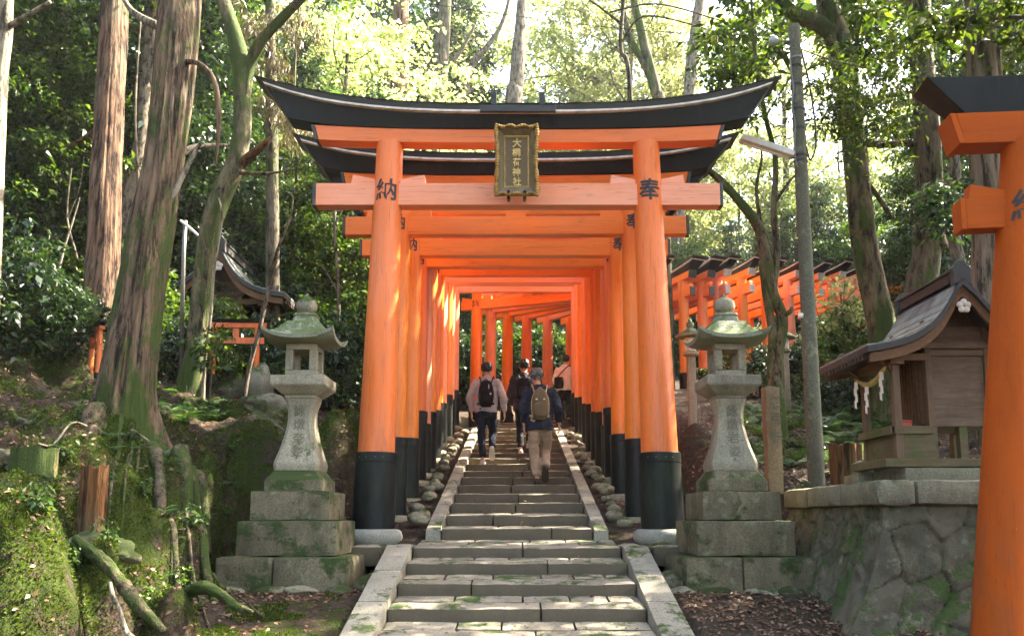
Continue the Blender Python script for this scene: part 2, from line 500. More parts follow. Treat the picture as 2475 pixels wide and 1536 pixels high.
m_moss_blade = m_leaf('moss_tufts', (.022, .042, .007), (.045, .075, .009), (.095, .125, .016), .35, rough=.7, spec=.2)
m_litter = m_leaf('fallen_leaves', (.05, .025, .014), (.13, .068, .036), (.27, .16, .095), .12, (1, .6, .4), .55)

def m_wood(name, a, b, moss=0.0, stretch=(1, .1, 1), rough=.75):
    t = NT(name); c = t.coords(stretch)
    g = t.noise(c, 26, 6, .7, .4)
    col = t.mix(t.ramp(g, [(.3, 0), (.7, 1)]), a, b)
    st = t.ramp(t.noise(t.coords(), 2.2, 5, .7), [(.45, 0), (.7, 1)])
    col = t.mix(t.math('MULTIPLY', st, .45), col, tuple(x * .4 for x in a))
    if moss:
        mk = t.ramp(t.noise(t.coords(), 3, 6, .75), [(.62 - moss * .2, 0), (.72 - moss * .2, 1)])
        col = t.mix(mk, col, (.06, .08, .02))
    t.bsdf(col, rough, .3, t.bump(g, .45, .006))
    return t.m
m_wood_grey = m_wood('weathered_wood', (.085, .056, .036), (.17, .115, .075), 0, (.15, 1, 1))
m_wood_up = m_wood('weathered_wood_posts', (.095, .058, .036), (.18, .115, .07), 0, (1, 1, .1))
m_wood_moss = m_wood('mossy_wood', (.085, .066, .034), (.15, .115, .06), .6, (.15, 1, 1))
m_wood_brown = m_wood('brown_fascia_wood', (.12, .06, .03), (.20, .105, .055), 0, (1, .15, 1))
m_wood_dark = m_wood('dark_interior_wood', (.05, .03, .02), (.10, .06, .04), 0, (1, 1, .12))
m_copper = m_simple('weathered_copper_shingle', (.12, .13, .135), .42, .5, .35, 5, .2, 40, metal=.35, col2=(.24, .25, .24))
m_copper_edge = m_simple('dark_roof_edge', (.035, .034, .032), .6, .4, .4)
m_concrete = m_granite('concrete_pole', (.115, .115, .08), .30, .45, (.07, .10, .03), speck=50)
m_galv = m_simple('galvanised_metal', (.19, .19, .175), .4, .5, .25, 10, .1, metal=.4)
m_lampcover = m_simple('white_lamp_housing', (.62, .60, .56), .4, .5, .15)
m_cable = m_simple('black_cable', (.02, .02, .018), .5)
m_glass = m_simple('glass_insulator', (.35, .40, .42), .1, .8, .2)
m_gold = m_simple('worn_gilding', (.36, .22, .06), .42, .5, .45, 14, .5, 60, metal=.55)
m_gold_text = m_simple('gilt_lettering', (.66, .44, .15), .4, .5, .2, 14, .2, 60, metal=.3)
m_bronze = m_simple('plaque_ground', (.135, .085, .04), .55, .5, .3, 40, .4, 120, metal=.2)
m_bronze_lite = m_simple('plaque_frame_face', (.15, .10, .05), .5, .5, .3, 12, .3, 60, metal=.2)
m_straw = m_simple('straw_rope', (.50, .36, .14), .8, .2, .4, 30, .6, 90)
m_paper = m_simple('white_paper', (.78, .74, .68), .7, .2, .08)
m_redbox = m_simple('red_painted_box', (.42, .05, .02), .5)
m_tan_plaster = m_simple('tan_board_wall', (.24, .18, .12), .8, .3, .3, 6, .3, 30, stretch=(.2, 1, 1))

# skin, hair, cloth
m_skin = m_simple('skin', (.52, .30, .21), .5, .4, .1, 12, .05)
m_hair_black = m_simple('black_hair', (.012, .010, .009), .45, .5, .4, 30, .6, 90, stretch=(1, 1, .2))
m_hair_grey = m_simple('greying_hair', (.018, .017, .016), .5, .5, .6, 26, .6, 90, stretch=(1, 1, .2), col2=(.10, .095, .09))
def m_cloth(name, c, v=.15, rough=.85):
    return m_simple(name, c, rough, .2, v, 9, .35, 160)
m_navy = m_cloth('navy_quilted_cloth', (.020, .024, .042))
m_beige = m_cloth('beige_trouser_cloth', (.33, .235, .165))
m_olive = m_cloth('olive_brown_canvas', (.13, .095, .055))
m_tanstrap = m_cloth('tan_strap', (.42, .30, .17))
m_greyknit = m_cloth('pale_grey_knit', (.42, .38, .38))
m_blackcloth = m_cloth('black_cloth', (.012, .012, .015))
m_darkblue = m_cloth('dark_blue_cloth', (.015, .02, .035))
m_darkjacket = m_cloth('dark_grey_cloth', (.04, .038, .045))
m_white = m_cloth('white_shirt_cloth', (.68, .62, .60))
m_whiteshoe = m_cloth('off_white_shoe', (.58, .52, .47), .1, .6)
m_brownshoe = m_cloth('dark_brown_shoe', (.05, .035, .028), .2, .6)

def m_ground():
    t = NT('forest_ground'); c = t.coords((1, 1, 1), False)
    at = t.n('ShaderNodeAttribute', attribute_name='moss').outputs['Fac']
    vo = t.n('ShaderNodeTexVoronoi', {'Vector': c, 'Scale': 17.0, 'Randomness': 1.0})
    cell = t.n('ShaderNodeSeparateColor', {0: vo.outputs['Color']}).outputs[0]
    lit = t.ramp(cell, [(0, (.04, .022, .013)), (.4, (.085, .048, .028)), (.75, (.15, .09, .055)), (1, (.26, .17, .11))])
    lit = t.mix(t.ramp(vo.outputs['Distance'], [(.25, 0), (.6, .8)]), lit, (.045, .03, .02))
    dirt = t.mix(t.noise(c, 20, 5, .7), (.035, .026, .018), (.12, .09, .068))
    col = t.mix(t.ramp(t.noise(c, 1.7, 5, .7), [(.42, 0), (.6, 1)]), dirt, lit)
    fur = t.noise(c, 55, 4, .8)
    big = t.noise(c, 3.5, 5, .7)
    mc = t.mix(fur, (.016, .026, .004), (.095, .125, .016))
    mc = t.mix(t.ramp(big, [(.35, 0), (.65, 1)]), mc, t.mix(fur, (.02, .035, .008), (.07, .11, .018)))
    mk = t.ramp(t.math('ADD', at, t.math('MULTIPLY', t.math('SUBTRACT', t.noise(c, 3.2, 7, .85), .5), 2.6)), [(.50, 0), (.62, 1)])
    col = t.mix(mk, col, mc)
    h = t.math('ADD', t.math('MULTIPLY', vo.outputs['Distance'], t.math('SUBTRACT', 1.0, mk)), t.math('MULTIPLY', fur, .8))
    nrm = t.bump(h, 1.0, .05); nrm = t.bump(big, .8, .12, nrm); nrm = t.bump(t.noise(c, 12, 5, .8), .9, .06, nrm)
    t.bsdf(col, .9, .2, nrm)
    return t.m
m_soil = m_ground()
# ================================================================ terrain
def vnoise(x, y, seed=0):
    xi = np.floor(x).astype(np.int64); yi = np.floor(y).astype(np.int64)
    xf = x - xi; yf = y - yi
    u = xf * xf * (3 - 2 * xf); v = yf * yf * (3 - 2 * yf)
    def h(a, b):
        n = (a * 374761393 + b * 668265263 + seed * 1274126177) & 0x7fffffff
        n = ((n ^ (n >> 13)) * 1274126177) & 0x7fffffff
        return ((n ^ (n >> 16)) & 0xffff) / 65535.0
    return (h(xi, yi)*(1-u) + h(xi+1, yi)*u)*(1-v) + (h(xi, yi+1)*(1-u) + h(xi+1, yi+1)*u)*v
def fbm(x, y, o=4, seed=0):
    s = 0; a = .5; f = 1.0
    for k in range(o):
        s = s + a * (vnoise(x * f + k * 17.3, y * f - k * 9.1, seed + k) - .5); a *= .5; f *= 2.1
    return s
def sst(t):
    t = np.clip(t, 0, 1); return t * t * (3 - 2 * t)

# path centre line: straight to y=19, an arc to the right, then straight on
ARC0, ARC_R, ARC_T, TURN2 = 19.0, 4.4, R(78), R(66)
def path_at(s):
    """s metres beyond y=19 -> (x, y, heading, z_rel)"""
    if s <= 0: x, y, h = 0, ARC0 + s, 0
    else:
        L = ARC_R * ARC_T
        if s < L:
            h = s / ARC_R; x = ARC_R * (1 - math.cos(h)); y = ARC0 + ARC_R * math.sin(h)
        else:
            x = ARC_R * (1 - math.cos(ARC_T)); y = ARC0 + ARC_R * math.sin(ARC_T); h = TURN2
            x += math.sin(h) * (s - L); y += math.cos(h) * (s - L)
    z = 2.03 + .222 * s if s < 8 else 2.03 + .222 * 8 + .10 * (s - 8)
    return x, y, h, z
PATHPTS = np.array([path_at(s) for s in np.arange(0, 22, .4)])

MOUNDS = []
for (px, py, d, rx, ry, H) in ((35, 1195, 5.3, .42, .55, .9), (288, 1150, 6.7, .26, .36, .75), (365, 1235, 6.9, .22, .30, .6), (415, 1385, 6.15, .17, .22, .4), (330, 1330, 6.3, .22, .3, .5), (130, 1330, 5.75, .3, .3, .5), (222, 1272, 5.95, .26, .2, .5), (100, 1225, 6.2, .3, .22, .5), (470, 1075, 7.75, .34, .34, .6),
                               (560, 1035, 8.5, .42, .36, .7), (630, 1010, 9.3, .38, .45, .7), (800, 965, 10.0, .30, .45, .9), (745, 1010, 9.7, .25, .3, .7), (845, 975, 10.6, .25, .4, .9), (90, 1010, 8.6, .5, .45, .4), (40, 850, 10.8, .45, .5, .5),
                               (160, 862, 11.0, .4, .35, .4), (20, 940, 9.4, .5, .4, .4), (200, 960, 9.4, .35, .3, .4), (215, 1060, 7.8, .3, .35, .5), (310, 1080, 7.75, .55, .45, .7), (520, 985, 10.3, .5, .4, .4), (440, 1240, 7.15, .2, .26, .5),
                               (1655, 1010, 11.4, .3, .35, .5), (1905, 1040, 12.0, .5, .4, .4), (1720, 1050, 10.4, .4, .35, .3), (1850, 1130, 9.6, .3, .3, .3)):
    w_ = W(px, py, d); MOUNDS.append((w_.x, d, rx, ry, w_.z - CAMZ, H))
def gz_rel(x, y, detail=True):
    x = np.asarray(x, float); y = np.asarray(y, float)
    base = np.interp(y, [-30, 4.0, 5, 6.78, 8.5, 9.3, 19, 25, 30, 45, 80, 140], [-1.35, -1.35, -1.22, -.80, -.42, -.22, 1.92, 3.2, 4.0, 7.0, 15, 34])
    foot = np.interp(y, [-5, 0, 5.5, 8.8, 10.0, 60], [-3.4, -2.7, -2.55, -2.95, -1.95, -2.1])
    amp = np.interp(y, [-5, 2, 4, 9, 11, 20], [.2, .6, 1.0, 1.2, 1.05, 1.1])
    wob = fbm(y * 1.3, x * .4, 3, 3) * .5 if detail else 0
    t = (foot - x + wob) / 1.05
    bank = amp * sst(t) + np.maximum(0, foot - x - 1) * .2 + np.maximum(0, -9 - x) * .35
    rb = np.interp(y, [-10, 8.4, 9.6, 13, 40], [0, 0, .5, .85, .85])
    rbank = rb * sst((x - 1.95) / 1.0) + np.maximum(0, x - 3) * .05 + np.maximum(0, x - 12) * .25
    rbank = rbank + .35 * sst((x - 4) / 2) * np.interp(y, [0, 5, 9], [0, .5, 0])
    z = base + bank + rbank
    # a moss mound low at the left, a rise round the big cedar
    z = z + .42 * np.exp(-(((x + 3.65) / .75) ** 2 + ((y - 8.0) / .9) ** 2))
    z = z + .25 * np.exp(-(((x + 2.75) / .35) ** 2 + ((y - 6.9) / .5) ** 2))
    for (mx, my, rx, ry, zt_, H) in MOUNDS:
        r2 = ((x - mx) / rx) ** 2 + ((y - my) / ry) ** 2
        m = zt_ - H * r2 ** 1.25 * .8
        k = .06; z = np.where(r2 < 4, k * np.logaddexp(np.clip(z / k, -600, 600), np.clip(m / k, -600, 600)) if True else z, z)
    for sx in (-2.15, 2.14):          # levelled ground under the lanterns
        dd = np.maximum(np.abs(x - sx), np.abs(y - 8.25)); kf = sst((.98 - dd) / .3); z = z * (1 - kf) + np.minimum(z, -.66) * kf
    # the far path bed
    pts = PATHPTS
    d = np.full(x.shape, 1e9); pz = np.zeros(x.shape)
    for k in range(len(pts)):
        dd = (x - pts[k, 0]) ** 2 + (y - pts[k, 1]) ** 2
        m = dd < d; d = np.where(m, dd, d); pz = np.where(m, pts[k, 3], pz)
    d = np.sqrt(d); w = sst((d - 1.8) / 1.5)
    z = np.where(y > 19.0, z * w + (pz - .12) * (1 - w), z)
    if detail:
        rough = sst((np.abs(x) - 1.7) / .6)
        rough = np.where((y > 19) & (d < 3), rough * w, rough)
        lump = np.where(x < 0, 1.0, .45) * (.25 + sst(t + .3))
        z = z + rough * (fbm(x * 1.6, y * 1.6, 4, 5) * .42 * lump + (.12 - np.abs(fbm(x * 2.6, y * 2.6, 3, 71))) * .75 * np.where(x < 0, sst(t + .2), .15) + fbm(x * 6, y * 6, 3, 9) * .20 * np.where(x < 0, sst(t + .6), .4) + fbm(x * 14, y * 14, 3, 29) * .05)
        z = z + (1 - rough) * fbm(x * 3, y * 3, 3, 12) * .05
    z = z - .22 * sst((np.interp(y, [8.6, 9.2], [1.3, 1.02]) - np.abs(x)) / .12) * ((y > 4.6) & (y < 19))
    return z
def gz(x, y):
    return float(gz_rel(np.array([x]), np.array([y]))[0]) + CAMZ

def axis(segs):
    out = [segs[0][0]]
    for a, b, st in segs:
        n = max(1, int(round((b - a) / st))); out += [a + (b - a) * (i + 1) / n for i in range(n)]
    return np.array(out)
gx = axis([(-48, -30, 3), (-30, -12, 1.2), (-12, -7, .25), (-7, -1.4, .045), (-1.4, 1.4, .2), (1.4, 4.5, .06), (4.5, 9, .25), (9, 30, 1.2), (30, 48, 3)])
gy = axis([(-24, 2, 2), (2, 4.2, .2), (4.2, 12, .045), (12, 20, .12), (20, 32, .4), (32, 92, 3)])
GX, GY = np.meshgrid(gx, gy)
GZ = gz_rel(GX, GY)
nx_, ny_ = len(gx), len(gy)
V = np.stack([GX.ravel(), GY.ravel(), GZ.ravel() + CAMZ], 1)
ii = np.arange(nx_ - 1)[None, :] + np.arange(ny_ - 1)[:, None] * nx_
F = np.stack([ii, ii + 1, ii + 1 + nx_, ii + nx_], -1).reshape(-1, 4)
gm = fast_mesh('forest_ground', V, F)
gm.polygons.foreach_set('use_smooth', [True] * len(gm.polygons))
# moss where the bank stands: steep and lumpy ground
dzx = np.gradient(GZ, gx, axis=1); dzy = np.gradient(GZ, gy, axis=0)
slope = np.hypot(dzx, dzy)
foot_ = np.interp(GY, [-5, 0, 5.5, 8.8, 10.0, 60], [-3.4, -2.7, -2.55, -2.95, -1.95, -2.1])
mossv = .10 + .22 * sst((foot_ - GX + .25) / .5) * (1 - .65 * sst((foot_ - GX - 1.1) / 1.0)) + .16 * np.clip(slope - .3, 0, 1)
mossv = mossv + .35 * sst((1.15 - np.hypot(GX + 1.6, GY - 6.6)) / .6)
for (mx, my, rx, ry, zt_, H) in MOUNDS:
    mossv = mossv + .20 * sst(1.5 - ((GX - mx) / rx) ** 2 - ((GY - my) / ry) ** 2)
mossv = np.where(GX > 0, .20 + .1 * np.clip(slope, 0, 1), mossv)
mossv = np.clip(mossv, 0, 1).astype(np.float32)
a = gm.attributes.new('moss', 'FLOAT', 'POINT'); a.data.foreach_set('value', mossv.ravel())
ground = link('forest_ground', gm, None, m_soil); ground['kind'] = 'structure'

def bil(A, x, y):
    i = np.clip(np.searchsorted(gx, x) - 1, 0, nx_ - 2); j = np.clip(np.searchsorted(gy, y) - 1, 0, ny_ - 2)
    u = (x - gx[i]) / (gx[i+1] - gx[i]); v = (y - gy[j]) / (gy[j+1] - gy[j])
    return (A[j, i]*(1-u) + A[j, i+1]*u)*(1-v) + (A[j+1, i]*(1-u) + A[j+1, i+1]*u)*v

# ================================================================ stone stairs
stairs = thing('stone_staircase', None, None, (0, 0, 0), kind='structure')
W1, W2 = 2.1, 1.67
low = [(619.6, 1445.6, 1476), (570.5, 1387, 1414.6), (528.7, 1338, 1364), (496, 1301, 1324)]
upp = [(363,1255,1275),(338,1224.5,1244),(320,1195.5,1215),(302,1174,1191),(287,1152,1169.5),(269,1134,1147.6),(255.5,1118.5,0),(244,1103,0),(234,1089,0),(223,1076.7,0),(214,1065,0)]
steps = []     # y, ztop_rel, zbot_rel, halfwidth
for w, a_, b_ in low:
    d = dwidth(w, W1, a_); steps.append([d, W(0, a_, d).z, W(0, b_, d).z, W1 / 2])
nlow = len(steps)
pre = []
for k in range(1, 4):
    y0, zt, zb, hw = steps[0]
    pre.append([y0 - .58 * k, zt - .155 * k, zb - .155 * k, hw])
steps = pre[::-1] + steps; nlow += 3
for i, (w, a_, b_) in enumerate(upp):
    d = 9.33 + .64 * i
    z = W(0, a_, d).z
    steps.append([d, z, z - .122, W2 / 2])
z0 = steps[-1][1]; d0 = steps[-1][0]
for k in range(1, 6):
    steps.append([d0 + .64 * k, z0 + .1425 * k, z0 + .1425 * k - .125, W2 / 2])
srnd = random.Random(5)
for i, (y0, zt, zb, hw) in enumerate(steps):
    if i + 1 < len(steps): y1, znb = steps[i+1][0], steps[i+1][2]
    else: y1, znb = y0 + .7, zt + .04
    if i == nlow - 1: hw = 1.05
    zback = min(znb, zt + .06) if i != nlow - 1 else znb
    nose = .30 if i < nlow else .26
    # nosing stones (two or three per step)
    cuts = [-hw] + sorted(srnd.uniform(-.55, .65) * hw for _ in range(1)) + [hw]
    cuts = [-hw, cuts[1] * .7, hw]
    ft = (zback - zt) / max(.01, y1 - y0)
    for a_, b_ in zip(cuts[:-1], cuts[1:]):
        if b_ - a_ < .12: continue
        e = .0
        dz = srnd.uniform(-.003, .003)
        zn = zt + ft * nose
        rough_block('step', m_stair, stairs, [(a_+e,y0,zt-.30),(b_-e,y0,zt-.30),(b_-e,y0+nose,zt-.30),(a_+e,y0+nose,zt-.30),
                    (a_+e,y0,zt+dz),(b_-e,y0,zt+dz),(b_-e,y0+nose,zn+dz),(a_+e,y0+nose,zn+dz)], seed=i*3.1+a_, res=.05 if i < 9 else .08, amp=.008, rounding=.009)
    # paving slabs behind the nosing
    rows = [(y0 + nose + .004, y1 + .05)] if y1 - y0 - nose < .42 else [(y0 + nose + .004, y0 + nose + (y1-y0-nose)*.5), (y0 + nose + (y1-y0-nose)*.5 + .005, y1 + .05)]
    for ya, yb in rows:
        x = -hw; 
        while x < hw - .05:
            wd = srnd.uniform(.28, .62); xb = min(hw, x + wd)
            if hw - xb < .15: xb = hw
            za = zt + ft * (ya - y0) - .004 + srnd.uniform(-.005, .005); zb_ = zt + ft * (yb - y0) - .004
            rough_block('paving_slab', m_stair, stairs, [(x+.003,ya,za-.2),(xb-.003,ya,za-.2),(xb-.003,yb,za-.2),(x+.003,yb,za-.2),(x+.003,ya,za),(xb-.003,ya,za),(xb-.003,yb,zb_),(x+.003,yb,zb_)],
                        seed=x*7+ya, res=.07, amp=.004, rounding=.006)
            x = xb
# kerb stones down both sides
def kerb(side, x_in, wid, ya, yb, za, zb_, n, th=.3):
    for k in range(n):
        a0 = ya + (yb-ya)*k/n + .001; a1 = ya + (yb-ya)*(k+1)/n - .001
        b0 = za + (zb_-za)*k/n; b1 = za + (zb_-za)*(k+1)/n
        xi, xo = (x_in, x_in + wid) if side > 0 else (-x_in - wid, -x_in)
        rough_block('kerb_stone', m_curb, stairs, [(xi,a0,b0-th),(xo,a0,b0-th),(xo,a1,b1-th),(xi,a1,b1-th),(xi,a0,b0),(xo,a0,b0),(xo,a1,b1),(xi,a1,b1)],
                    seed=k*5+side, res=.07, amp=.004, rounding=.008)
yl0, zl0 = steps[0][0], steps[0][1]; yl1, zl1 = steps[nlow-1][0], steps[nlow-1][1]
sl = (zl1 - zl0) / (yl1 - yl0)
for sd in (-1, 1):
    kerb(sd, W1/2 + .004, .26, yl0 - .5, yl1 + .02, zl0 + .03 - sl*.5, zl1 + .035, 5)
    yu0, zu0 = steps[nlow][0], steps[nlow][1]; yu1, zu1 = steps[-1][0], steps[-1][1]
    kerb(sd, W2/2 + .004, .165, yu0 - .06, yu1 - (0.1 if sd < 0 else -.1), zu0 - .02, zu1 + .03, 7)
# landing side slabs
for sd in (-1, 1):
    y0 = yl1 + .03; y1 = steps[nlow][0] + .05
    for (xa, xb) in ((1.06, 1.36), (1.37, 1.72)):
        if sd < 0: xa, xb = -xb, -xa
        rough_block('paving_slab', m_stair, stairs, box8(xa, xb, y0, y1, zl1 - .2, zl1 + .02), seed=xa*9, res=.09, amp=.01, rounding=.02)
# stairs go on round the bend
for k in range(0, 13):
    s = .45 + k * .64
    x, y, h, z = path_at(s); x2, y2, h2, z2 = path_at(s + .68)
    def pt(x, y, h, o, z): return (x + math.cos(h) * o, y - math.sin(h) * o, z + CAMZ)
    zt = z; p = []
    for zz in (zt - .35, zt):
        p += [pt(x,y,h,-.83,zz), pt(x,y,h,.83,zz), pt(x2,y2,h2,.83,zz), pt(x2,y2,h2,-.83,zz)]
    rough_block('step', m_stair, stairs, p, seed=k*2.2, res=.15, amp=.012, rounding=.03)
# ================================================================ torii
def make_torii(name, label, group, mat, loc, rz=0.0, halfin=1.345, r0=.17, r1=.14, z_nuki=3.4, sleeve_h=.8, sleeve_bot=(0, 0), nuki_h=.26,
               nuki_half=2.32, sh_gap=.50, sh_h=.23, ka_half=3.0, writing=True, side=('納', '奉'), char=.27, detail=1, strut=True, mat2=None,
               stone=True, ends=m_endcap, rise=.345, pillars=(-1, 1), basex=None, ka_t=.25, strut_x=0.0, edge_m=None, kw=1.0):
    """local frame: x along the beams, z=0 at the step level; rz turns it with the path"""
    T = thing(name, label, 'torii gate', loc, rz, group)
    mat2 = HOR[(mat2 or mat).name]; math_ = HOR[mat.name]
    zn = z_nuki; zs0 = zn + nuki_h / 2 + sh_gap; zs1 = zs0 + sh_h
    xb = basex if basex is not None else halfin + r0; xt = halfin + r1
    for i, sd in enumerate((-1, 1)):
        if sd not in pillars: continue
        zb = sleeve_bot[i]
        def cx(z, sd=sd, zb=zb): return sd * (xb + (xt - xb) * max(0, (z - zb)) / (zs0 - zb))
        def rad(z, zb=zb): return r0 + (r1 - r0) * max(0, min(1, (z - zb) / (zs0 - zb)))
        mb = MB(); n = 32
        zz = [zb + .02 + (zs0 + .03 - zb - .02) * k / 10 for k in range(11)]
        mb.rings([[(cx(z) + rad(z) * math.cos(2*math.pi*j/n), rad(z) * math.sin(2*math.pi*j/n), z) for j in range(n)] for z in zz])
        p = mb.build('pillar', mat, T, smooth=True, autos=40)
        if sleeve_h:
            mb = MB(); e = .022 if r0 > .18 else .016
            prof = [(zb + .0, e), (zb + sleeve_h - .11, e), (zb + sleeve_h - .105, e + .006), (zb + sleeve_h - .006, e + .006), (zb + sleeve_h, e), (zb + sleeve_h + .001, -.01)]
            mb.rings([[(cx(z) + (rad(z) + q) * math.cos(2*math.pi*j/n), (rad(z) + q) * math.sin(2*math.pi*j/n), z) for j in range(n)] for z, q in prof])
            sl_ = mb.build('black_sleeve', m_black_sleeve, p, smooth=True, autos=40)
            if detail > 1:
                mb = MB()
                for th in (-2.3, -1.9, -1.45, -1.1):
                    rr = rad(zb + sleeve_h) + e + .008
                    mb.lathe([(.008, 0), (.008, .006)], 8, (cx(zb + sleeve_h) + rr*math.cos(th), rr*math.sin(th), zb + sleeve_h - .06))
                split_build(mb, 'rivet', m_galv, sl_)
        if stone:
            mb = MB(); rr = r0 * 1.22 + .04; h = .17
            prof = [(rr*.75, -.03), (rr, .01), (rr*1.08, h*.45), (rr*1.03, h*.8), (rr*.92, h*.97), (rr*.7, h)]
            mb.lathe(prof, 28, (cx(zb), 0, zb - h))
            mb.build('base_stone', m_pillarstone if detail > 1 else m_river, T, smooth=True, autos=60)
        if writing:
            me = text_mesh(side[i], char, bold=char * .019)
            if len(me.vertices):
                sub = wrap_text(me, cx, zn + .03, rad, .004)
                link('character', sub, p, m_ink)
    # nuki (tie beam) in three visible lengths as one beam
    th = .085 if detail > 1 else .07
    mb = MB(); mb.box(-nuki_half, nuki_half, -th, th, zn - nuki_h/2, zn + nuki_h/2)
    nk = mb.build('tie_beam', mat2, T, bevel=.006)
    for sd in (-1, 1):
        if sd not in pillars: continue
        mb = MB(); mb.box(*(sorted((sd*(nuki_half+.001), sd*(nuki_half+.035)))), -th-.006, th+.006, zn - nuki_h/2 - .006, zn + nuki_h/2 + .006)
        mb.build('end_cap', ends, nk, bevel=.004)
        for s2 in (-1, 1):                       # wedges
            x0 = sd * xt + s2 * (r1 - .04); x1 = sd * xt + s2 * (r1 + .26)
            mb = MB(); z0 = zn + nuki_h/2 + .001
            poly = [(x0, z0), (x1 + s2*.02, z0), (x1, z0 + .115), (x0, z0 + .05)]
            mb.prism(poly, -.055, .055); mb.build('wedge', mat2, T, bevel=.004)
    if strut:
        mb = MB()
        mb.box(strut_x-.13, strut_x+.13, -.05, .05, zn + nuki_h/2 + .001, zs0 - .001); mb.build('strut', mat2, T, bevel=.004)
    # shimaki (orange lintel), a little higher at its ends
    def up(x, k): return k * (abs(x) / 3.0) ** 3
    def beam(xs, hb, ht, zlo, zhi, ylo, yhi, lo_up, hi_up, slant=0.0):
        rings = []
        for x in xs:
            a = zlo + up(x, lo_up); b = zhi + up(x, hi_up)
            sx = math.copysign(slant, x) * (1 if abs(x) >= abs(xs[-1]) - 1e-6 else 0)
            rings.append([(x - sx*.5, -ylo, a), (x - sx*.5, ylo, a), (x + sx*.5, yhi, b), (x + sx*.5, -yhi, b)])
        return MB().rings(rings)
    half_s = nuki_half + .01
    xs = [half_s * (k / 12) for k in range(-12, 13)]
    sh = beam(xs, 0, 0, zs0, zs1, .10, .115, .08, .12, .05).build('lintel', math_, T, bevel=.006)
    for sd in (-1, 1):
        mb = MB(); x0 = sd * (half_s + .004); x1 = sd * (half_s + .04)
        poly = [(x0 - sd*.026, zs0 + up(half_s, .08) - .004), (x1 - sd*.026, zs0 + up(half_s, .08) - .004), (x1 + sd*.026, zs1 + up(half_s, .12)-.003), (x0 + sd*.026, zs1 + up(half_s, .12)-.003)]
        mb.prism(poly, -.119, .119); mb.build('end_cap', ends, sh)
    # kasagi (black top beam): body flares and lifts at its ends
    xs = [ka_half * (k / 16) for k in range(-16, 17)]
    zk0 = zs1 + .002
    rings = []; rr2 = []; edge = []
    for x in xs:
        a = zk0 + up(x, .13 * rise / .345); b = zk0 + ka_t * (.60 if edge_m is None else 1.0) + up(x, rise)
        q = abs(x) / ka_half
        cut = (.34 * max(0, q - .75) / .25) * math.copysign(1, x)      # end face leans outwards
        rings.append([(x - cut, -.135, a), (x - cut, .135, a), (x - cut*.25, .19, b), (x - cut*.25, -.19, b)])
        c_ = b + .024
        edge.append([(x - cut*.24, -.245, b + .001), (x - cut*.24, .245, b + .001), (x - cut*.2, .245, c_), (x - cut*.2, -.245, c_)])
        e0 = c_ + .001; e1 = b + ka_t * .42
        rr2.append([(x - cut*.2, -.215, e0), (x - cut*.2, .215, e0), (x + cut*.12, .235, e1), (x + cut*.12, -.235, e1)])
    if kw != 1.0: rings, edge, rr2 = [[[(x, y * kw, z) for x, y, z in r] for r in L_] for L_ in (rings, edge, rr2)]
    ka = MB().rings(rings).build('top_beam', m_black_paint, T, bevel=.004)
    if edge_m is not None: return T, dict(zn=zn, zs0=zs0, zs1=zs1)
    MB().rings(edge).build('metal_edge', m_edge, ka)
    MB().rings(rr2).build('roof_board', m_roofboard, ka, bevel=.004)
    cap = []
    for r_ in rr2:
        (xa, ya, za), (xb_, yb, zb_) = r_[3], r_[2]
        cap.append([(xa, -.25*kw, za + .002), (xa, .25*kw, za + .002), (xa, .02, za + .05), (xa, -.02, za + .05)])
    MB().rings(cap).build('ridge_board', m_roofboard, ka)
    return T, dict(zn=zn, zs0=zs0, zs1=zs1)

ZB1 = W(0, 1257, 9.33).z            # step level under the first gate
t1z = W(0, 468, 9.3).z
T1, I1 = make_torii('torii', 'tall front vermilion torii gate at the stair foot, gilded plaque hanging on it', None, m_verm, (0.01, 9.3, ZB1), halfin=1.34,
                r0=.215, r1=.152, z_nuki=t1z - ZB1, sleeve_h=.83, nuki_h=.262, nuki_half=2.32, sh_gap=W(0, 346, 9.3).z - W(0, 440, 9.3).z, sh_h=W(0, 316, 9.3).z - W(0, 346, 9.3).z,
                detail=2, strut=False, mat2=m_verm_pale, basex=1.585, ka_t=.245)
# small fittings over the plaque on the front gate
ktop = t1z - ZB1 + .1425 - .02 + (W(0, 346, 9.3).z - W(0, 440, 9.3).z) + (W(0, 316, 9.3).z - W(0, 346, 9.3).z)
mb = MB(); mb.box(-.43, .43, -.30, -.256, ktop + .135, ktop + .21); mb.build('cross_board', m_roofboard, T1, bevel=.004)
for x in (-.275, .275):
    mb = MB(); mb.box(x-.032, x+.032, -.30, -.25, ktop + .211, ktop + .37); mb.build('bracket', m_roofboard, T1, bevel=.004)

zpath = lambda y: float(np.interp(y, [s[0] for s in steps[nlow:]], [s[1] for s in steps[nlow:]]))
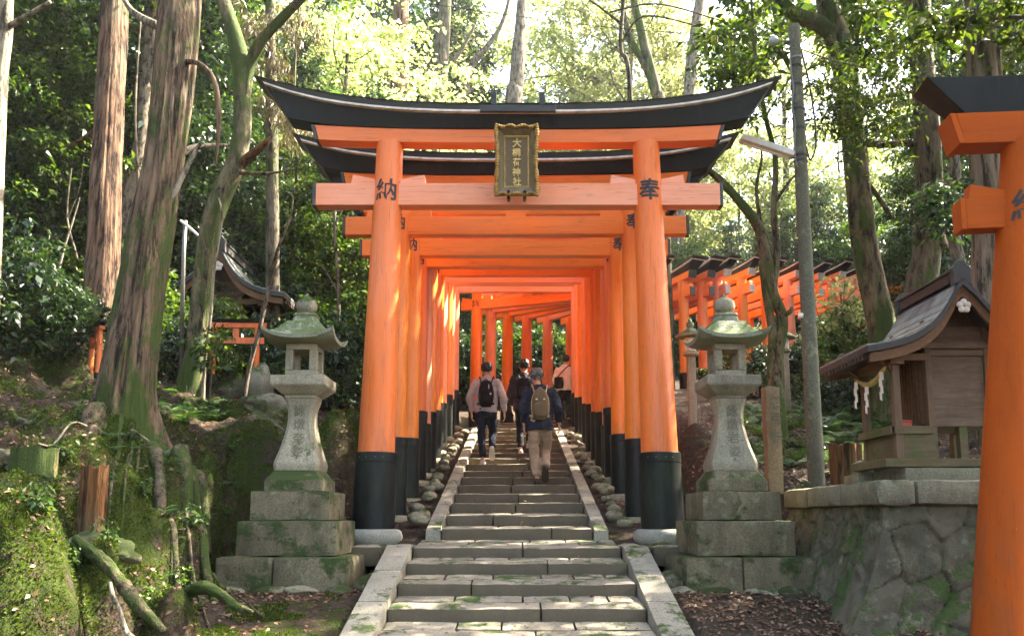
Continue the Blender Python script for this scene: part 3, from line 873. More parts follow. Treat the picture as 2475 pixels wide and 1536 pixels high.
# (depth, nuki pixel row, material, faded beam?)
spec = [(10.39, 540, m_verm_rich, m_verm_rich), (11.62, 592, m_verm_rich, m_verm_rich), (12.75, 624, m_verm, m_verm_rich), (13.35, 612, m_verm_pale, m_verm_rich), (14.05, 610, m_verm_rich, m_verm_rich), (14.85, 646, m_verm, m_verm_rich),
        (15.8, 634, m_verm_rich, m_verm_rich), (16.7, 664, m_verm_pale, m_verm_pale), (17.8, 652, m_verm_rich, m_verm_rich), (18.9, 670, m_verm_pale, m_verm_pale), (20.0, 687, m_verm_pale, m_verm_pale)]
for i, (d, py, ma, mb_) in enumerate(spec):
    zb = zpath(min(d, 18.7)) if d < 18.7 else path_at(d - 19)[3] + CAMZ
    zn = W(0, py, d).z - zb
    cxp = -.02 if d < 15 else -.05
    sb = (rnd.uniform(-.14, -.02), rnd.uniform(-.14, -.02))
    desc = ORD[i + 1]
    make_torii('torii', f'vermilion torii gate over the stairs, {desc} gate from the front', 'torii gates lining the stone stairs', ma, (cxp + rnd.uniform(-.01, .01), d, zb),
               rz=rnd.uniform(-.008, .008), halfin=1.345 + rnd.uniform(-.01, .03), r0=.168 + rnd.uniform(-.012, .012), r1=.140, z_nuki=zn, sleeve_h=[.95, .82, 1.05, .78, .95, .85, .9, .8, .9, .8, .85][i], sleeve_bot=sb,
               nuki_h=.24 if i < 2 else .18, nuki_half=2.18 if i < 2 else 2.1, sh_gap=.33 if i == 0 else .36, sh_h=.20, ka_half=2.82, writing=i < 10, side=('納', '奉'), char=.21, mat2=mb_,
               rise=.33, ka_t=.24)
# in-between gates too close to show their beams: only seen as pillar pairs; their beams stand higher
# the bend and the row climbing to the right
ss = [2.05, 3.05, 4.0, 4.9, 5.8]
k = 0
rowlab = []
for i in range(23):
    s = 1.55 + i * .62 if i < 10 else 1.75 + 8 * .74 + (i - 10) * .84
    x, y, h, z = path_at(s)
    ma = [m_verm_rich, m_verm_pale, m_verm_rich, m_verm, m_verm_pale, m_verm_rich][i % 6]
    zn = 3.05 - .06 * i if i < 10 else 2.45 + rnd.uniform(-.05, .05)
    where = 'at the bend of the stairs' if i < 10 else 'in the row climbing right behind the lantern'
    cnt = i if i < 10 else i - 10
    make_torii('torii', f'vermilion torii gate {where}, {ORD[cnt]} along the path', 'torii gates lining the stone stairs' if i < 10 else 'torii gates in the far right row', ma, (x, y, z + CAMZ), rz=-h, halfin=1.24, r0=.165, r1=.135,
               z_nuki=zn, sleeve_h=.62 if i < 8 else .5, nuki_h=.22, nuki_half=1.80, sh_gap=.26, sh_h=.17, ka_half=2.2, writing=i < 3, char=.2, ends=m_cap_pale if i > 9 else m_endcap,
               rise=.34, ka_t=.16, kw=1.0 if i < 10 else .7, sleeve_bot=(-.1, -.1), strut=i % 2 == 0)

# ---- foreground gate at the right edge of the picture
d = 5.7
pz = W(2330, 1512, d)
xl = W(2430, 512, d)
zg = gz(2.9, 5.7)
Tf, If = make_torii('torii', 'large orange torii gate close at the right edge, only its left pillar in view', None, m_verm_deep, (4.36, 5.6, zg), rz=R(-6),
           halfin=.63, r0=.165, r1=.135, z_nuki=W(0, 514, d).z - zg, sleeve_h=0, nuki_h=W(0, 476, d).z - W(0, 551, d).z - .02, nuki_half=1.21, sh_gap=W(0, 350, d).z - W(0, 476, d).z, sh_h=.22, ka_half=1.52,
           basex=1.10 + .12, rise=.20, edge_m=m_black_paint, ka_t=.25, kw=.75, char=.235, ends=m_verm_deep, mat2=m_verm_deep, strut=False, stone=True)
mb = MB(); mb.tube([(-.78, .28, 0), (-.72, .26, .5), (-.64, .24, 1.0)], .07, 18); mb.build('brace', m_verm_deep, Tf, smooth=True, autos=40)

# ================================================================ plaque
P = thing('name_plaque', 'gilded wooden name plaque with carved frame hanging on the front torii', 'plaque')
yp = 9.3 - .34
c = W(1229, 386, yp)
hh = (W(0, 306, yp).z - W(0, 466, yp).z) / 2; hw_ = 48 / ppm(yp, 386) 
P.location = (c.x, yp, c.z); P.rotation_euler = (R(5), 0, 0)
iw, ih = hw_ * .62, hh * .74
mb = MB()      # sloped frame faces: outer edge forward
o_ = [(-hw_*.93, -hh*.95), (hw_*.93, -hh*.95), (hw_*.93, hh*.95), (-hw_*.93, hh*.95)]
i_ = [(-iw, -ih*.97), (iw, -ih*.97), (iw, ih), (-iw, ih)]
v = [(x, -.075, z) for x, z in o_] + [(x, -.02, z) for x, z in i_] + [(x*1.0, .03, z) for x, z in o_] + [(x, .012, z) for x, z in i_]
f = []
for j in range(4):
    k = (j+1) % 4
    f += [(j, k, k+4, j+4), (j+8, j+12, k+12, k+8), (j, j+8, k+8, k), (j+4, k+4, k+12, j+12)]
mb.add(v, f); mb.build('frame', m_bronze_lite, P)
mb = MB(); mb.box(-iw-.004, iw+.004, -.004, .02, -ih-.004, ih+.004); mb.build('panel', m_bronze, P)
mb = MB()      # inner gilt rules
for q, t_ in ((1.0, .012), (.90, .006)):
    a_, b_ = iw * q, ih * (.5 + .5 * q) if q < 1 else ih
    yy = -.022 if q == 1 else -.010
    mb.box(-a_, a_, yy-.006, yy, b_-t_, b_); mb.box(-a_, a_, yy-.006, yy, -b_, -b_+t_)
    mb.box(-a_, -a_+t_, yy-.0055, yy, -b_+t_, b_-t_); mb.box(a_-t_, a_, yy-.0055, yy, -b_+t_, b_-t_)
mb.build('gilt_rule', m_gold, P)
mb = MB()      # carved rim: chain of small lobes with waisted outline
def lobe(x, z, r, ry=.03):
    n0 = 10
    prof = [(r*.25, -ry), (r*.8, -ry*.6), (r, 0), (r*.8, ry*.6)]
    rings = [[(x + a*math.cos(2*math.pi*j/n0), -.075 + b, z + a*math.sin(2*math.pi*j/n0)) for j in range(n0)] for a, b in prof]
    mb.rings(rings)
N = 26
for sd in (-1, 1):
    for j in range(N + 1):
        t_ = j / N; z = hh * (1 - 2 * t_)
        w_ = hw_ * (.93 + .07 * abs(math.cos(t_ * math.pi * 1.0)) ) 
        r_ = .015 + .012 * abs(math.sin(t_ * math.pi * 5.0)) + .004
        lobe(sd * w_, z, r_)
for j in range(17):
    t_ = j / 16; x = hw_ * (2 * t_ - 1)
    lobe(x, hh * (.985 - .05 * math.sin(t_ * math.pi * 3) ** 2), .016 + .010 * abs(math.sin(t_ * math.pi * 4)))
    lobe(x, -hh * (.985 - .04 * math.sin(t_ * math.pi * 3) ** 2), .016 + .008 * abs(math.cos(t_ * math.pi * 4)))
mb.build('carved_rim', m_gold, P, smooth=True)
for j, ch in enumerate('大桐荷神社'):
    me = text_mesh(ch, .098 if j else .106, bold=.0016, depth=.004)
    o = link('character', me, P, m_gold_text); o.rotation_euler = (R(90), 0, 0)
    o.location = (.004 * (-1) ** j, -.012, ih * (.74 - j * .375))
for x in (-.09, .09):
    mb = MB(); mb.tube([(x, -.11, -hh*.90), (x, -.05, -hh*1.0), (x, .18, -hh*.96)], .018, 8); mb.build('hook', m_black_paint, P, smooth=True)
# ================================================================ stone lanterns
def square_roof(hw, z_eave, z_top, hw_top, th, lift, n=22):
    mb = MB(); V = []; 
    def top(u, v):
        r = max(abs(u), abs(v)); t = max(0, (r - hw_top / hw) / (1 - hw_top / hw))
        cr = (abs(u) * abs(v))
        return z_top - (z_top - z_eave - th) * (1 - (1 - t) ** 1.7) + lift * cr ** 3
    def bot(u, v):
        return z_eave + lift * (abs(u) * abs(v)) ** 3 * 1.0 + .02 * max(abs(u), abs(v)) ** 4
    g = [-1 + 2 * k / n for k in range(n + 1)]
    for fn in (top, bot):
        for v in g:
            for u in g:
                k = 1.0 if fn is top else .985
                bow = 1 - .03 * (1 - (u*u if abs(v) > abs(u) else v*v))
                V.append((u * hw * k * bow, v * hw * k * bow, fn(u, v)))
    N = n + 1; F = []
    for j in range(n):
        for i in range(n):
            a = j * N + i
            F.append((a, a+1, a+1+N, a+N)); b = a + N * N
            F.append((b, b+N, b+1+N, b+1))
    loop = [i for i in range(N)] + [j*N + n for j in range(1, N)] + [n*N + i for i in range(n-1, -1, -1)] + [j*N for j in range(n-1, 0, -1)]
    for k in range(len(loop)):
        a, b = loop[k], loop[(k+1) % len(loop)]
        F.append((a, a + N*N, b + N*N, b))
    return mb.add(V, F)

def make_lantern(name, label, loc, s=1.0, rz=0.0, chars='', roofm=None, tilt=0.0, group=None, seed=0):
    T = thing(name, label, 'stone lantern', loc, rz, group)
    T.scale = (s, s, s); T.rotation_euler = (0, tilt, rz)
    for i, (h, z0, z1, dz) in enumerate(((.60, -.25, .29, 0), (.465, .292, .62, 0), (.375, .622, .895, 0))):
        if i == 0:
            for sx in (-1, 1):
                xa, xb = (-h, -.08) if sx < 0 else (-.076, h)
                rough_block('plinth', m_lant_base, T, box8(xa, xb, -h, h, z0, z1), seed=i*9+sx+seed, res=.05, amp=.007, rounding=.008)
        else:
            rough_block('plinth', m_lant_base if i == 1 else m_lant_base, T, box8(-h, h, -h, h, z0, z1), seed=i*9+seed, res=.05, amp=.006, rounding=.006)
    mb = MB().squares([(.285, .897), (.285, 1.0), (.27, 1.02), (.245, 1.05), (.22, 1.085), (.215, 1.10)], chf=.02)
    mb.build('lotus_base', m_lant_base, T, bevel=.008)
    prof = spline([(.215, 1.10), (.222, 1.16), (.208, 1.22), (.172, 1.34), (.142, 1.48), (.125, 1.60), (.128, 1.70), (.150, 1.79), (.156, 1.81)], 4)
    mb = MB().squares([(p[0], p[1]) for p in prof], chf=.035)
    sh = mb.build('shaft', m_lant, T, smooth=True, autos=35)
    for j, ch in enumerate(chars):
        me = text_mesh(ch, .120, bold=.001)
        zc = 1.69 - j * .135
        hw = float(np.interp(zc, [p[1] for p in prof], [p[0] for p in prof])); hb = float(np.interp(zc-.05, [p[1] for p in prof], [p[0] for p in prof])); ht = float(np.interp(zc+.05, [p[1] for p in prof], [p[0] for p in prof]))
        o = link('character', me, sh, m_carve); o.location = (0, -max(hw, (hb+ht)/2) - .004, zc)
        o.rotation_euler = (R(90) - math.atan2(hb - ht, .1), 0, 0)
    MB().squares([(.15, 1.812), (.15, 1.84), (.18, 1.855), (.22, 1.89), (.26, 1.925), (.267, 1.94), (.267, 2.03)], chf=.0).build('platform', m_lant, T, bevel=.01)
    # fire box with an opening in each face
    mb = MB(); b = .155; w = .08; z0, z1 = 2.032, 2.36
    for sx in (-1, 1):
        for sy in (-1, 1):
            xs = sorted((sx*w, sx*b)); ys = sorted((sy*w, sy*b)); mb.box(xs[0], xs[1], ys[0], ys[1], z0 + .062, z1 - .062)
    mb.box(-b, b, -b, b, z0, z0 + .061); mb.box(-b, b, -b, b, z1 - .061, z1)
    fb = mb.build('fire_box', m_lant, T, bevel=.006)
    square_roof(.355, 2.362, 2.60, .155, .055, .085).build('roof', roofm or m_lant_roof, T, smooth=True, autos=45)
    MB().squares([(.125, 2.585), (.118, 2.63), (.105, 2.66), (.118, 2.665), (.108, 2.69)], chf=.03).build('finial_base', m_lant_roof, T, bevel=.01)
    prof = spline([(.062, 2.685), (.072, 2.705), (.098, 2.74), (.104, 2.79), (.088, 2.835), (.045, 2.86), (.018, 2.885), (.004, 2.91)], 4)
    MB().lathe([(p[0], p[1]) for p in prof], 24).build('finial', m_lant, T, smooth=True)
    return T
lz = W(0, 1400, 8.1).z
make_lantern('stone_lantern', 'tall mossy stone lantern with carved shaft left of the front torii', (W(712, 1235, 8.35).x, 8.35, lz + .02), chars='詠燉奈姿', seed=1)
make_lantern('stone_lantern', 'tall stone lantern with carved shaft and green roof right of the front torii', (W(1741, 1235, 8.35).x, 8.35, lz + .02), chars='詠燉岩姿', rz=R(1.5), seed=7)
# rubble under and round the lantern plinths
def place_rock(name, label, cat, px, py_or_none, d, rx, ry, rz_, seed, mat_, group=None, zoff=0.0, amp=.25, rot=0.0, x=None):
    xx = W(px, 1235, d).x if x is None else x
    z = gz(xx, d) + zoff if py_or_none is None else W(px, py_or_none, d).z
    o = link(name, boulder(seed, rx, ry, rz_, 3, amp), None, mat_); o.location = (xx, d, z); o.rotation_euler = (0, 0, rot)
    return tag(o, label, cat, group)
k = 0
for px in (560, 640, 715, 790):
    place_rock('rubble_stone', f'mossy rubble stone under the left lantern plinth, {ORD[k]} from the left', 'stone', px + (k * 37) % 23, 1405, 7.76, .12 + .07 * ((k * 7) % 3) / 2, .12, .05, k + 3, m_mossrock if k % 2 else m_river, 'rubble under the left lantern'); k += 1
k = 0
for px in (1610, 1690, 1780, 1860):
    place_rock('rubble_stone', f'mossy rubble stone under the right lantern plinth, {ORD[k]} from the left', 'stone', px + (k * 41) % 29, 1418, 7.78, .16 + .06 * ((k * 5) % 3) / 2, .16, .09, k + 13, m_mossrock if k % 2 else m_river, 'rubble under the right lantern'); k += 1

# ================================================================ rounded stones between kerb and gate pillars
k = 0
for sd in (-1, 1):
    lab = 'left' if sd < 0 else 'right'
    j = 0
    for y in np.arange(9.9, 19.0, .36):
        x = sd * (1.19 + srnd.uniform(-.06, .08)); s = srnd.uniform(.055, .11)
        zz = float(np.interp(y, [q[0] for q in steps[nlow:]], [q[1] for q in steps[nlow:]])) + srnd.uniform(-.09, .0)
        place_rock('river_stone', f'rounded river stone beside the {lab} kerb, {ORD[j]} one up from the landing', 'stone', 0, None, y, s*1.15, s, s*.75, k*1.7, m_river, f'river stones along the {lab} kerb', rot=k, x=x, amp=.12).location.z = zz
        j += 1; k += 1
for i, (px, py, d, r, lab) in enumerate(((1000, 1236, 9.55, .085, 'rounded pale stone by the second left pillar'), (1445, 1165, 10.6, .09, 'grey round stone right of the right kerb'),
                                     (640+260, 1315, 8.9, .13, 'mossy flat stone below the front left pillar footing'), (1575, 1310, 8.9, .14, 'mossy flat stone below the front right pillar footing'),
                                     (880, 1395, 8.1, .16, 'brown rock between left lantern and lower stairs'), (1590, 1385, 8.1, .16, 'dark rock between right lantern and lower stairs'))):
    place_rock('stone', lab, 'stone', px, py, d, r*1.3, r, r*.7, 50 + i, m_river if i < 2 else m_mossrock, rot=i)

# ================================================================ platform wall at the right
cx_, cy_ = W(2092, 1140, 6.62).x, 6.62
ztop = W(0, 1141, 6.62).z
PW = thing('stone_platform', 'high flared dry stone platform carrying the wooden shrine at the right', 'stone platform', (0, 0, 0))
cells = []
crn = random.Random(21)
def stone_relief(u, v, S):
    """distance-to-joint of irregular stones: u along, v down"""
    gu, gv = u / S, v / (S * 1.25)
    best = []
    for a in range(int(gu) - 1, int(gu) + 3):
        for b in range(int(gv) - 1, int(gv) + 3):
            h = math.sin(a * 127.1 + b * 311.7) * 43758.5; h1 = h - math.floor(h)
            h = math.sin(a * 269.5 + b * 183.3) * 43758.5; h2 = h - math.floor(h)
            cu = a + (.5 if b % 2 else 0) + .2 + .5 * h1; cv = b + .25 + .45 * h2
            best.append((math.hypot(gu - cu, gv - cv), h1))
    best.sort()
    e = best[1][0] - best[0][0]
    return min(1, e / .07), best[0][1]
def wall_face(name, origin, along, out, length, height, S=.36, fo=.25, fa=.25):
    st = .018; nu = int(length / st); nv = int(height / st); V = []; F = []
    o = Vector(origin); al = Vector(along); ou = Vector(out); JT = []; TN = []
    for j in range(nv + 1):
        v = height * j / nv
        fl = fo * (v / 1.15) ** 1.6; fm = fa * (v / 1.15) ** 1.6
        for i in range(nu + 1):
            u = length * i / nu
            e, h1 = stone_relief(u + 3 + .04 * math.sin(v * 9), v + 3 + .04 * math.sin(u * 11), S)
            JT.append(e); TN.append(h1)
            rel = -.035 * (1 - e) ** 1.5 + (h1 - .5) * .035 + mnoise.fractal(Vector((u * 6, v * 6, 3.3)), 1, 2, 5) * .036
            rel *= min(1, u / .10); 
            # mitre: widen with flare at the shared corner
            p = o + al * (u * (1 + fm / length) - fm) + ou * (fl + rel) + Vector((0, 0, -v))
            V.append(tuple(p))
    for j in range(nv):
        for i in range(nu):
            a = j * (nu + 1) + i; F.append((a, a + 1, a + nu + 2, a + nu + 1))
    me = bpy.data.meshes.new(name); me.from_pydata(V, [], F); me.update()
    me.polygons.foreach_set('use_smooth', [True] * len(me.polygons))
    for nm, dt in (('joint', JT), ('tone', TN)):
        at_ = me.attributes.new(nm, 'FLOAT', 'POINT'); at_.data.foreach_set('value', np.array(dt, np.float32))
    return link(name, me, PW, m_wallstone)
zc = ztop - .20
wall_face('stone_wall', (cx_ + .03, cy_ + .03, zc), (1, 0, 0), (0, -1, 0), 3.6, 1.5, .32, .25, .52)
wall_face('stone_wall', (cx_ + .03, cy_ + .03, zc), (0, 1, 0), (-1, 0, 0), 2.3, 1.5, .25, .52, .25)
mb = MB(); mb.box(cx_ + .06, cx_ + 3.6, cy_ + .06, cy_ + 2.3, zc - 1.5, ztop - .03); mb.build('fill', m_wallstone, PW)
L_ = 2.33
for (a, b) in ((0, .75), (.754, 1.6), (1.604, 2.33)):
    rough_block('capstone', m_capstone, PW, [(cx_-.04, cy_+a-.0, zc), (cx_+.42, cy_+a, zc), (cx_+.42, cy_+b, zc), (cx_-.04, cy_+b, zc),
        (cx_-.04, cy_+a, ztop), (cx_+.42, cy_+a, ztop), (cx_+.42, cy_+b, ztop), (cx_-.04, cy_+b, ztop)], seed=a*5, res=.06, amp=.008, rounding=.015)
for (a, b) in ((.0, .30), (.304, 1.35), (1.354, 3.5)):
    rough_block('capstone', m_capstone, PW, box8(cx_-.04+a, cx_-.04+b, cy_-.05, cy_-.004, zc + .001, ztop - .002) if False else box8(cx_-.042+a, cx_-.04+b, cy_-.06, cy_+.36 if a else cy_-.003, zc, ztop+.001), seed=a*7+2, res=.06, amp=.008, rounding=.015)
# second tier
x2, y2 = W(2152, 1110, 7.0).x, 7.0; z2 = W(0, 1109, 7.0).z
for bx in ((x2, x2 + 2.2, y2, y2 + .3), (x2, x2 + .3, y2 + .304, y2 + 1.35), (x2 + .304, x2 + 2.2, y2 + .304, y2 + 1.35)):
    rough_block('upper_course', m_capstone, PW, box8(bx[0], bx[1], bx[2], bx[3], ztop - .03, z2), seed=bx[0]*3+bx[2], res=.08, amp=.007, rounding=.012)
rough_block('corner_post', m_capstone, PW, box8(W(2030, 1100, 7.75).x, W(2030, 1100, 7.75).x+.17, 7.65, 7.85, ztop-.03, W(0, 1095, 7.7).z), seed=4, res=.06, amp=.006)

# ================================================================ small shrines
def make_shrine(label, peak, s, sx, floor_dz, L=1.08, porch=True, full=True):
    """peak = world point of the front gable peak; sx=+1: the long slope and porch fall to -x"""
    T = thing('wooden_shrine', label, 'small shrine', (peak[0], peak[1], peak[2] - floor_dz * s)); T.scale = (s * sx, s, s)
    Z = floor_dz
    left = [(0, 0), (-.045, -.05), (-.07, -.10), (-.15, -.235), (-.235, -.34), (-.35, -.43), (-.49, -.50), (-.655, -.545), (-.83, -.575)]
    right = [(0, 0), (.045, -.04), (.10, -.09), (.18, -.19), (.30, -.32), (.45, -.43), (.62, -.50)]
    prof = [tuple(p) for p in spline(left[::-1] + right[1:], 3)]
    def shell(name, z_a, z_b, y0, y1, m, grow=0.0, shr=0.0):
        top = [(x, z + z_a) for x, z in prof]; bot = [(x, z + z_b) for x, z in prof]
        v = []; n = len(prof)
        for y in (y0, y1):
            v += [(x, y, Z + z) for x, z in top] + [(x, y, Z + z) for x, z in bot]
        f = []
        for j in range(n - 1):
            f += [(j, j+1, 2*n+j+1, 2*n+j), (n+j, 3*n+j, 3*n+j+1, n+j+1), (j, n+j, n+j+1, j+1), (2*n+j, 2*n+j+1, 3*n+j+1, 3*n+j)]
        f += [(0, 2*n, 3*n, n), (n-1, 2*n-1, 4*n-1, 3*n-1)]
        return MB().add(v, f).build(name, m, T, smooth=True, autos=35)
    rf = shell('roof', -.0, -.055, 0, L, m_copper_edge)
    # shingle courses laid along the slopes
    import itertools
    dist = [0]
    for (a, b) in zip(prof[:-1], prof[1:]): dist.append(dist[-1] + math.dist(a, b))
    mb = MB(); st = .105; tot = dist[-1]; n = int(tot / st)
    pk = next(i for i, p in enumerate(prof) if abs(p[0]) < 1e-6)
    def at(d_):
        return (float(np.interp(d_, dist, [p[0] for p in prof])), float(np.interp(d_, dist, [p[1] for p in prof])))
    for q in range(n + 1):
        d0_ = q * st; d1_ = min(tot, d0_ + st * 1.12)
        lo, hi = at(d0_), at(d1_)
        if (lo[0] < 0) != (hi[0] < 0): d1_ = dist[pk] if lo[0] < 0 else d1_; hi = at(d1_)
        up_l = lo[0] < -1e-6 or (lo[0] < 1e-6 and hi[0] < 0)
        t_lo, t_hi = (.018, .006) if up_l else (.006, .018)
        for z_ in np.arange(.012, L - .02, .18):
            ya, yb = z_ + (.0 if q % 2 else -.0), min(L - .012, z_ + .176)
            mb.hexa([(lo[0], ya, Z+lo[1]+.001), (hi[0], ya, Z+hi[1]+.001), (hi[0], yb, Z+hi[1]+.001), (lo[0], yb, Z+lo[1]+.001),
                     (lo[0], ya, Z+lo[1]+t_lo), (hi[0], ya, Z+hi[1]+t_hi), (hi[0], yb, Z+hi[1]+t_hi), (lo[0], yb, Z+lo[1]+t_lo)])
    mb.build('shingles', m_copper, rf)
    # bargeboards under the gable edge
    for y in (.03, L - .07):
        top = [(x * .97, z - .056) for x, z in prof]; bot = [(x * .97, z - .15 + .02 * abs(x)) for x, z in prof]
        v = [(x, yy, Z + z) for yy in (y, y + .035) for x, z in top + bot]; nn = len(prof); f = []
        for j in range(nn - 1):
            f += [(j, nn+j, nn+j+1, j+1), (2*nn+j, 2*nn+j+1, 3*nn+j+1, 3*nn+j), (nn+j, 3*nn+j, 3*nn+j+1, nn+j+1), (j, j+1, 2*nn+j+1, 2*nn+j)]
        MB().add(v, f).build('bargeboard', m_wood_brown, rf)
    # rafters below the long slope
    mb = MB()
    for y in np.arange(.12, L - .1, .075):
        for (a, b) in zip(prof[:-1], prof[1:]):
            if b[0] <= -.3: mb.hexa([(a[0],y,Z+a[1]-.10),(b[0],y,Z+b[1]-.10),(b[0],y+.028,Z+b[1]-.10),(a[0],y+.028,Z+a[1]-.10),(a[0],y,Z+a[1]-.056),(b[0],y,Z+b[1]-.056),(b[0],y+.028,Z+b[1]-.056),(a[0],y+.028,Z+a[1]-.056)])
    split_build(mb, 'rafter', m_wood_dark, rf)
    # ridge with end ornaments
    mb = MB(); mb.box(-.05, .05, .05, L - .05, Z - .01, Z + .075); mb.box(-.065, .065, .02, L - .02, Z + .076, Z + .098)
    rd = mb.build('ridge', m_copper_edge, rf, bevel=.006)
    for y in (.0, L - .06):
        poly = [(-.085, Z-.06), (-.075, Z+.04), (-.085, Z+.09), (-.05, Z+.125), (-.03, Z+.16), (.03, Z+.16), (.05, Z+.125), (.085, Z+.09), (.075, Z+.04), (.085, Z-.06), (0, Z-.015)]
        MB().prism(poly, y, y + .055).build('ridge_ornament', m_copper_edge, rd, bevel=.006)
    # gable pendant
    mb = MB()
    for th in range(5):
        a = th * 2*math.pi/5 + .3; mb.lathe([(.0, -.012), (.026, -.006), (.030, .004), (.02, .012)], 10, (0, 0, 0))
        for q in range(len(mb.v) - 40, len(mb.v)):
            x, y, z = mb.v[q]; mb.v[q] = (x + .034*math.cos(a), -.004 - z + .02, Z - .235 + y + .034*math.sin(a))
    mb.build('gable_pendant', m_cap_pale, rf, smooth=True)
    # body (front gable wall seen head on), panel and posts
    bx0, bx1, by0, by1 = -.235, .33, .26, L - .2
    zf = Z - 1.245 + .02     # floor level of the body
    zt = Z - .45
    mb = MB(); mb.box(bx0 + .03, bx1 - .03, by0 + .03, by1 - .03, zf, zt + .10)
    poly_t = [(bx0 + .02, zt + .10), (bx1 - .02, zt + .10), (.2, Z - .24), (0, Z - .12), (-.14, Z - .29)]
    wl = mb.build('wall', m_wood_grey, T)
    MB().prism(poly_t, by0 + .05, by0 + .08).build('gable_wall', m_wood_dark, T)
    for x in (bx0, bx1 - .055):
        for y in (by0, by1 - .055):
            MB().box(x, x + .055, y, y + .055, zf - .0, zt + .15).build('post', m_wood_up, T, bevel=.004)
    mb = MB(); mb.box(bx0 + .057, bx1 - .057, by0 + .008, by0 + .045, zf, zf + .07); mb.box(bx0 - .02, bx1 + .02, by0 - .012, by0 - .002, zt - .10, zt - .04)
    mb.box(bx0 + .057, bx1 - .057, by0 + .008, by0 + .045, zt - .16, zt - .105); split_build(mb, 'rail', m_wood_grey, T, bevel=.003)
    # slatted front facing the porch
    mb = MB()
    for y in np.arange(by0 + .09, by1 - .08, .055): mb.box(bx0 - .012, bx0 + .014, y, y + .022, zf + .03, zt)
    split_build(mb, 'lattice_slat', m_wood_brown, T)
    # base frame, legs
    zb = zf - .33
    for x in (bx0 - .0, .02, bx1 - .07):
        for y in (by0 + .01, by1 - .08): MB().box(x, x + .07, y, y + .07, zb + .05, zf - .003).build('leg', m_wood_moss, T, bevel=.004)
    mb = MB(); mb.box(-.66, bx1 + .06, by0 - .08, by0 + .0, zb - .02, zb + .05); mb.box(-.66, bx1 + .06, by1 - .08, by1, zb - .02, zb + .05); mb.box(-.66, -.58, by0 + .002, by1 - .083, zb - .02, zb + .05)
    split_build(mb, 'ground_sill', m_wood_moss, T, bevel=.005)
    if porch:
        px_ = -.55
        for y in (by0 - .06, by1 - .10):
            MB().box(px_, px_ + .062, y, y + .062, zb + .05, Z - .62).build('porch_post', m_wood_up, T, bevel=.005)
        mb = MB(); mb.box(px_ - .04, bx0 + .0, by0 - .07, by0 - .03, zf - .07, zf - .003); mb.box(px_ - .04, bx0, by1 - .09, by1 - .05, zf - .07, zf - .003); mb.box(px_ - .05, px_ - .012, by0 - .07, by1 - .05, zf - .071, zf - .002)
        mb.box(px_ - .0, bx0 - .01, by0 - .02, by1 - .06, zf - .03, zf - .005)
        mb.build('veranda', m_wood_moss, T, bevel=.004)
        mb = MB(); mb.box(px_ + .01, bx0 + .02, by0 - .052, by0 - .03, zb + .05, zf - .072); mb.box(px_ + .012, px_ + .03, by0 + .003, by1 - .1, zb + .05, zf - .072)
        split_build(mb, 'skirt_board', m_wood_moss, T)
        mb = MB(); mb.box(px_ - .03, px_ + .09, by0 - .1, by1 + .0, Z - .70, Z - .625); mb.box(px_ - .10, bx0, by0 - .05, by0 - .01, Z - .66, Z - .60)
        split_build(mb, 'porch_beam', m_wood_brown, T, bevel=.005)
        mb = MB()
        for y in (by0 - .06, by1 - .10):
            mb.prism([(px_ - .13, Z - .60), (px_ - .10, Z - .66), (px_ - .04, Z - .70), (px_ - .002, Z - .76), (px_ - .002, Z - .60)], y + .01, y + .05)
        split_build(mb, 'bracket', m_wood_brown, T, bevel=.004)
        if full:
            # straw rope with paper streamers hangs between the porch posts
            y0, y1 = by0 - .05, by1 - .08; pts = []
            for q in range(15):
                t_ = q / 14; pts.append((px_ - .055, y0 + (y1 - y0) * t_, Z - .72 - .10 * math.sin(math.pi * t_)))
            mb = MB(); mb.tube(pts, [.012 + .016 * math.sin(math.pi * q / 14) for q in range(15)], 10, nz=.3)
            rp = mb.build('straw_rope', m_straw, T, smooth=True)
            for t_ in (.12, .62, .93):
                q = pts[int(t_ * 14)]; w_ = .045; mb = MB(); x = q[0] - .02; y = q[1]; z = q[2] - .02
                off = 0
                for m_ in range(4):
                    mb.hexa([(x - .001*m_, y + off - w_, z - .07), (x - .001*m_ + .002, y + off - w_, z - .07), (x - .001*m_ + .002, y + off + w_*.7, z - .055), (x - .001*m_, y + off + w_*.7, z - .055),
                             (x - .001*m_, y + off - w_, z), (x - .001*m_ + .002, y + off - w_, z), (x - .001*m_ + .002, y + off + w_*.7, z + .015), (x - .001*m_, y + off + w_*.7, z + .015)])
                    off += .022 * (-1) ** m_; z -= .058; w_ *= .82
                mb.build('paper_streamer', m_paper, rp)
    return T
pk_ = W(2290, 662, 6.85)
zbot = W(0, 1106, 6.95).z
SH = make_shrine('weathered wooden shrine with curved grey roof and paper streamers on the stone platform', (pk_.x, 6.85, pk_.z), 1.0, 1, pk_.z - z2 - 0.0, L=1.12)
# sit it on the stone: its sill is 1.245+.33 below the peak in its own frame
dz_need = (pk_.z - z2); k_ = dz_need / (1.245 - .02 + .35)
SH.scale = (1.0, 1.0, k_); SH.location.z = pk_.z - (pk_.z - z2) * k_
# red offering box on the veranda
b = MB(); xx = W(2140, 1010, 7.25).x; zz = W(0, 1038, 7.25).z
bb = thing('offering_box', 'small red offering box on the shrine veranda', 'box', (xx + .02, 7.22, zz))
b.box(-.05, .05, -.05, .05, 0, .12); b.build('box', m_redbox, bb, bevel=.004); MB().box(-.056, .056, -.056, .056, .121, .135).build('lid', m_redbox, bb, bevel=.003)

dl = 14.0
pk2 = W(520, 588, dl)
SL = make_shrine('old wooden shrine with grey-blue roof among the trees up the left bank', (pk2.x, dl, pk2.z), 1.40, -1, 1.6, L=1.3, porch=True, full=False)

